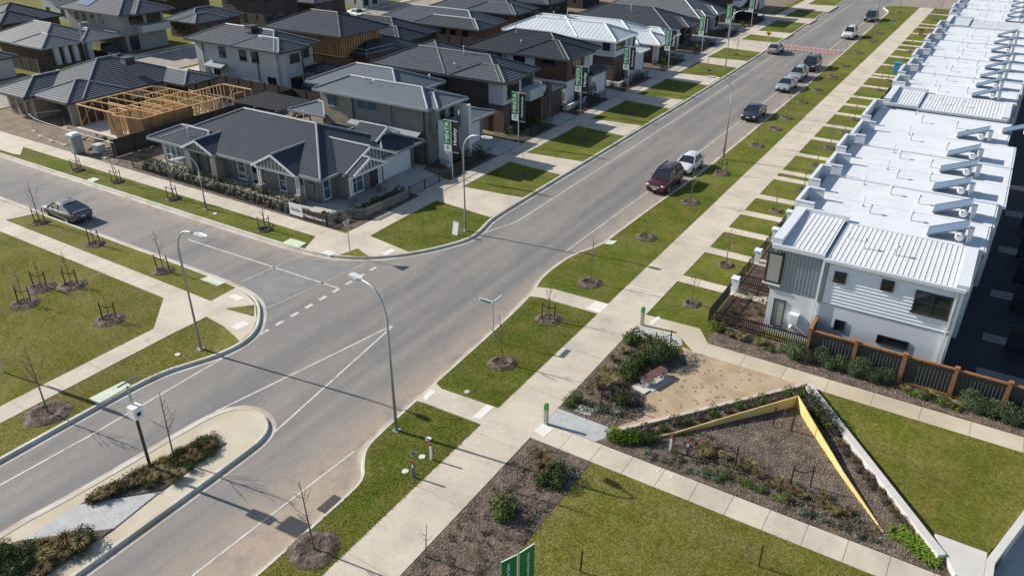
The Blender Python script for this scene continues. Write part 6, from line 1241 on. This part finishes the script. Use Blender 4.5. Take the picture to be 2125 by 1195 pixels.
for m_, sd in (('leaf_brown', 1), ('leaf_dark', 2), ('leaf_grey', 3)):
    tf = MB(); rg = random.Random(900 + sd)
    for i in range(55): tf.leaves((rg.uniform(-15.2, -12.3), rg.uniform(11, 25.6), .1), .16, .16, .14, 40, .06, rg)
    for i in range(90): f = rg.random(); tf.leaves((-9.5 + 9.8 * f, 28.1 + rg.random() * (3.4 - 2.4 * f), .1), .15, .15, .14, 45, .055, rg)
    for i in range(40): f = rg.random(); tf.leaves((-3.6 + 5.6 * f + rg.uniform(-.1, .35), 35.2 - 6.4 * f, .1), .14, .14, .13, 40, .055, rg)
    for i in range(25): tf.leaves((rg.uniform(-15.2, -12.6), rg.uniform(29.4, 37.5), .1), .2, .2, .18, 45, .07, rg)
    tag(obj('ground_cover', tf, m_), ['brown', 'dark green', 'silvery'][sd - 1] + ' ground cover tufts dotted over the mulch beds', 'ground cover', kind='stuff')
MD = [G(u, v) for u, v in ((375, 945), (385, 960), (400, 945), (345, 975), (355, 990), (330, 985), (300, 985), (320, 1000), (290, 1005), (270, 1010), (250, 1015), (230, 1027), (210, 1037), (310, 1012), (340, 960), (360, 1000), (420, 925), (435, 930), (410, 955), (395, 975), (375, 990))]
for i, (x, y) in enumerate(sorted(MD)): plant(('straw', 'brown', 'dark', 'brown')[i % 4], x, y, rnd.uniform(.65, .95), ORD[i] + ' low scrubby plant from the left in the pointed median bed', 'plants in the pointed median bed')
for i, (u, v) in enumerate(((20, 1160), (60, 1150), (100, 1140), (60, 1175), (100, 1165), (140, 1130), (180, 1120), (140, 1150), (30, 1190), (90, 1190), (10, 1140), (170, 1135))):
    x, y = G(u, v); plant(rnd.choice(('mid', 'dark', 'straw', 'brown')), x, y, rnd.uniform(.9, 1.3), '%s scrubby plant in the lower left median bed' % ORD[i], 'plants in the lower left median bed')
for q, (m_, tn, pl_) in enumerate((('leaf_dark', 'dark', 0), ('leaf_mid', 'green', 0), ('leaf_brown', 'brown', 0))):
    gc = MB(); rg = random.Random(640 + q)
    for i in range(70):
        f = rg.random(); u = 190 + 260 * f; v = 1038 - 118 * f + rg.uniform(-14, 14) * (.5 + f); x, y = G(u, v); gc.leaves((x, y, .12), .3, .3, .2, 90, .06, rg)
    for i in range(40):
        u, v = rg.uniform(-20, 190), 0; v = 1165 - (u * .2) + rg.uniform(-22, 24); x, y = G(u, v); gc.leaves((x, y, .14), .32, .32, .24, 90, .06, rg)
    tag(obj('ground_cover', gc, m_), tn + ' matted ground cover filling the median beds', 'ground cover', kind='stuff')
for i in range(14):
    y = 42.6 + i * .36; plant(('brown', 'dark', 'straw', 'mid')[i % 4], -11.0 + (i * .73) % 2.0, y, rnd.uniform(.35, .6), '%s small plant from the near end in the end townhouse front garden' % ORD[i], 'plants in the end townhouse garden')
gt = MB(); rg = random.Random(77)
for i in range(70):
    x, y = rg.uniform(-11.2, -6.5), rg.uniform(31.5, 37.8)
    if y - 29.15 > (x + 11.9) * 1.29 + .6: gt.blades((x, y, .03), .07, .04, 8, rg, .008, .9)
tag(obj('weeds', gt, 'leaf_mid'), 'little green weeds dotted over the gravel court', 'weeds', kind='stuff')
# ================================================================ cars
def car(label, paint, kind, loc, rz=0):
    S = {'sedan': dict(L=4.75, W=1.84, H=1.46, hood=.92, belt=.95, cab=(-1.2, -.35, .85, 1.78), deck=1.07), 'liftback': dict(L=4.75, W=1.86, H=1.44, hood=.9, belt=.95, cab=(-1.3, -.35, .7, 2.08), deck=1.05), 'hatch': dict(L=4.1, W=1.74, H=1.46, hood=.92, belt=.97, cab=(-.95, -.25, 1.25, 1.9), deck=1.02), 'suv': dict(L=4.85, W=1.9, H=1.8, hood=1.08, belt=1.14, cab=(-1.15, -.55, 1.85, 2.3), deck=1.18), 'wagon': dict(L=4.7, W=1.8, H=1.6, hood=.98, belt=1.03, cab=(-1.05, -.4, 1.6, 2.2), deck=1.06)}[kind]
    t = thing('parked_car', label, 'car', loc, rz); OR[t.name] = (0, 0, 0); pm = 'car_' + paint; L2, W2 = S['L'] / 2, S['W'] / 2
    hood, belt, deck = S['hood'], S['belt'], S['deck']; st = [(-L2, .74, .42, hood - .28), (-L2 + .06, .86, .3, hood - .18), (-L2 + .3, .95, .24, hood - .1), (-L2 + .75, 1, .22, hood - .04), (S['cab'][0], 1, .22, hood + .02), (S['cab'][0] + .5, 1, .22, belt), (.2, 1, .22, belt), (S['cab'][2], 1, .22, belt + .02), (S['cab'][3] - .05, .99, .24, deck), (L2 - .3, .96, .26, deck - .01), (L2 - .06, .9, .34, deck - .07), (L2, .78, .45, deck - .22)]
    mb = MB(); rows = []
    for y, fw, zl, zh in st:
        w_ = W2 * fw; h_ = zh - zl; half = [(0, zh + .02), (w_ * .62, zh + .01), (w_ * .88, zh - .035), (w_ * .975, zh - .13), (w_, zl + h_ * .5), (w_ * .985, zl + .12), (w_ * .9, zl)]
        ring = [(x, z) for x, z in half] + [(-x, z) for x, z in half[::-1] if x > 0]; rows.append([len(mb.v) + i for i in range(len(ring))]); mb.v += [(x, y, z) for x, z in ring]
    n = len(rows[0])
    for a, b in zip(rows, rows[1:]):
        for j in range(n): j2 = (j + 1) % n; mb.f.append((a[j], a[j2], b[j2], b[j]))
    mb.f.append(tuple(rows[0])[::-1]); mb.f.append(tuple(rows[-1])); b_ = obj('body', mb, pm, t, smooth=True); b_.modifiers.new('round', 'SUBSURF').render_levels = 1
    ya, yb, yc, yd = S['cab']; H_ = S['H']; wb_, wr = W2 * .9, W2 * .68; zb = belt - .04
    C = [(-wb_, ya, hood - .02), (wb_, ya, hood - .02), (wr, yb, H_ - .05), (-wr, yb, H_ - .05), (-wb_, yd, deck - .03), (wb_, yd, deck - .03), (wr, yc, H_ - .05), (-wr, yc, H_ - .05)]
    obj('windscreen', MB().face([C[0], C[1], C[2], C[3]]), 'glass', t); obj('rear_window', MB().face([C[5], C[4], C[7], C[6]]), 'glass', t)
    tb, tt = (.70, .80) if kind in ('sedan', 'liftback') else (.74, .88) if kind == 'hatch' else (.86, .93)
    for s_ in (-1, 1):
        V = lambda k_: Vector((s_ * abs(C[k_][0]), C[k_][1], C[k_][2])); b0, b1, t0, t1 = V(1), V(5), V(2), V(6); bm, tm_ = b0.lerp(b1, tb), t0.lerp(t1, tt)
        obj('side_window', MB().face([b0, bm, tm_, t0]), 'glass', t); obj('rear_quarter', MB().face([bm, b1, t1, tm_]), pm, t)
    rf = MB(); ny = 5; rr = []
    for i in range(ny + 1):
        y = yb - .06 + (yc - yb + .12) * i / ny; e = math.sin(math.pi * i / ny) * .05; rr.append([len(rf.v) + k_ for k_ in range(5)]); rf.v += [(-wr - .03, y, H_ - .09), (-wr * .7, y, H_ - .03 + e), (0, y, H_ + e), (wr * .7, y, H_ - .03 + e), (wr + .03, y, H_ - .09)]
    for a, b in zip(rr, rr[1:]):
        for k_ in range(4): rf.f.append((a[k_], a[k_ + 1], b[k_ + 1], b[k_]))
    r_ = obj('roof', rf, pm, t, smooth=True)
    if kind == 'suv' and paint == 'maroon': obj('sunroof', MB().box(-.42, .42, yb + .25, yb + 1.0, H_ + .0, H_ + .05), 'glass', r_)
    if kind in ('suv', 'wagon'):
        for s_ in (-1, 1): obj('roof_rail', MB().box(s_ * wr * .9 - .02, s_ * wr * .9 + .02, yb + .1, yc - .1, H_ - .03, H_ + .05), 'steel_dark', r_)
    pl = MB()
    for s_ in (-1, 1):
        pl.bar((s_ * (wb_ + .01), ya, hood), (s_ * (wr + .01), yb, H_ - .06), .07, .07); ym = (yb + yc) / 2; pl.bar((s_ * (wb_ + .005), ym, belt), (s_ * (wr + .01), ym, H_ - .07), .06, .08)
    obj('pillars', pl, pm if kind != 'suv' else pm, t)
    wr_ = .36 if kind == 'suv' else .32; wy = (-L2 + .92, L2 - .95)
    for y in wy:
        for s_ in (-1, 1):
            x = s_ * (W2 - .1); obj('wheel_arch', MB().tube([(s_ * (W2 - .25), y, wr_ + .02), (s_ * (W2 + .004), y, wr_ + .02)], wr_ + .06, 14), 'black', t)
            wh = obj('wheel', MB().tube([(x - .11, y, wr_), (x - .08, y, wr_), (x + .08, y, wr_), (x + .125, y, wr_)], [wr_ - .04, wr_, wr_, wr_ - .03], 16), 'tyre', t); obj('rim', MB().tube([(x + s_ * .112, y, wr_), (x + s_ * .135, y, wr_)], wr_ * .62, 10), 'rim', wh)
    for s_ in (-1, 1):
        obj('headlight', MB().blob((s_ * W2 * .68, -L2 + .14, hood - .26), .2, .12, .09, 1, 0, 10, 6), 'headlight', t, smooth=True); obj('taillight', MB().blob((s_ * W2 * .74, L2 - .1, deck - .2), .18, .1, .1, 1, 0, 10, 6), 'taillight', t, smooth=True)
        obj('mirror', MB().blob((s_ * (W2 + .06), ya + .45, belt + .05), .1, .06, .08, 1, 0, 8, 5), pm, t)
        obj('door_handle', MB().box(s_ * (W2 - .01), s_ * (W2 + .02), .35, .55, belt - .16, belt - .13), 'chrome', t)
    obj('grille', MB().box(-.45, .45, -L2 - .015, -L2 + .1, hood - .42, hood - .28), 'chrome' if kind == 'suv' else 'black', t); obj('bumper_intake', MB().box(-.6, .6, -L2 - .005, -L2 + .1, .36, .48), 'black', t); obj('number_plate', MB().box(-.19, .19, -L2 - .03, -L2 - .012, .5, .61), 'plate', t); obj('number_plate', MB().box(-.19, .19, L2 + .0, L2 + .02, .62, .73), 'plate', t)
    return t
Z = RZ
car('maroon four-wheel drive parked at the right kerb facing the viewer', 'maroon', 'suv', (-23.35, 62.75, Z)); car('white hatchback parked right behind the maroon four-wheel drive', 'white', 'hatch', (-23.15, 68.1, Z)); car('dark blue sedan parked alone at the right kerb', 'navy', 'sedan', (-23.2, 88.6, Z)); car('silver sedan with dark roof first in the line of three parked cars', 'silver', 'sedan', (-23.5, 103.5, Z)); car('silver wagon with roof rails in the middle of the line of three', 'silver', 'wagon', (-23.7, 110.0, Z)); car('dark people mover last in the line of three parked cars', 'black', 'suv', (-23.6, 117.0, Z))
car('white four-wheel drive parked beyond the red crossing', 'white', 'suv', (-23.8, 143.8, Z)); car('dark car parked farthest up by the far lamp', 'dark', 'suv', (-23.8, 163.0, Z)); car('silver hatchback driving away on the left lane before the red crossing', 'silver', 'hatch', (-30.9, 125.2, Z), R(180)); car('dark grey sedan parked on the side street at left seen from behind', 'gunmetal', 'liftback', (-61.9, 30.4, Z), R(-91)); car('dark utility vehicle in the carport driveway at the upper left', 'black', 'suv', (-113.8, 68.6, .04), R(70)); car('white car parked among the houses at the top', 'white', 'sedan', (*G(742, 36), .0), R(80))
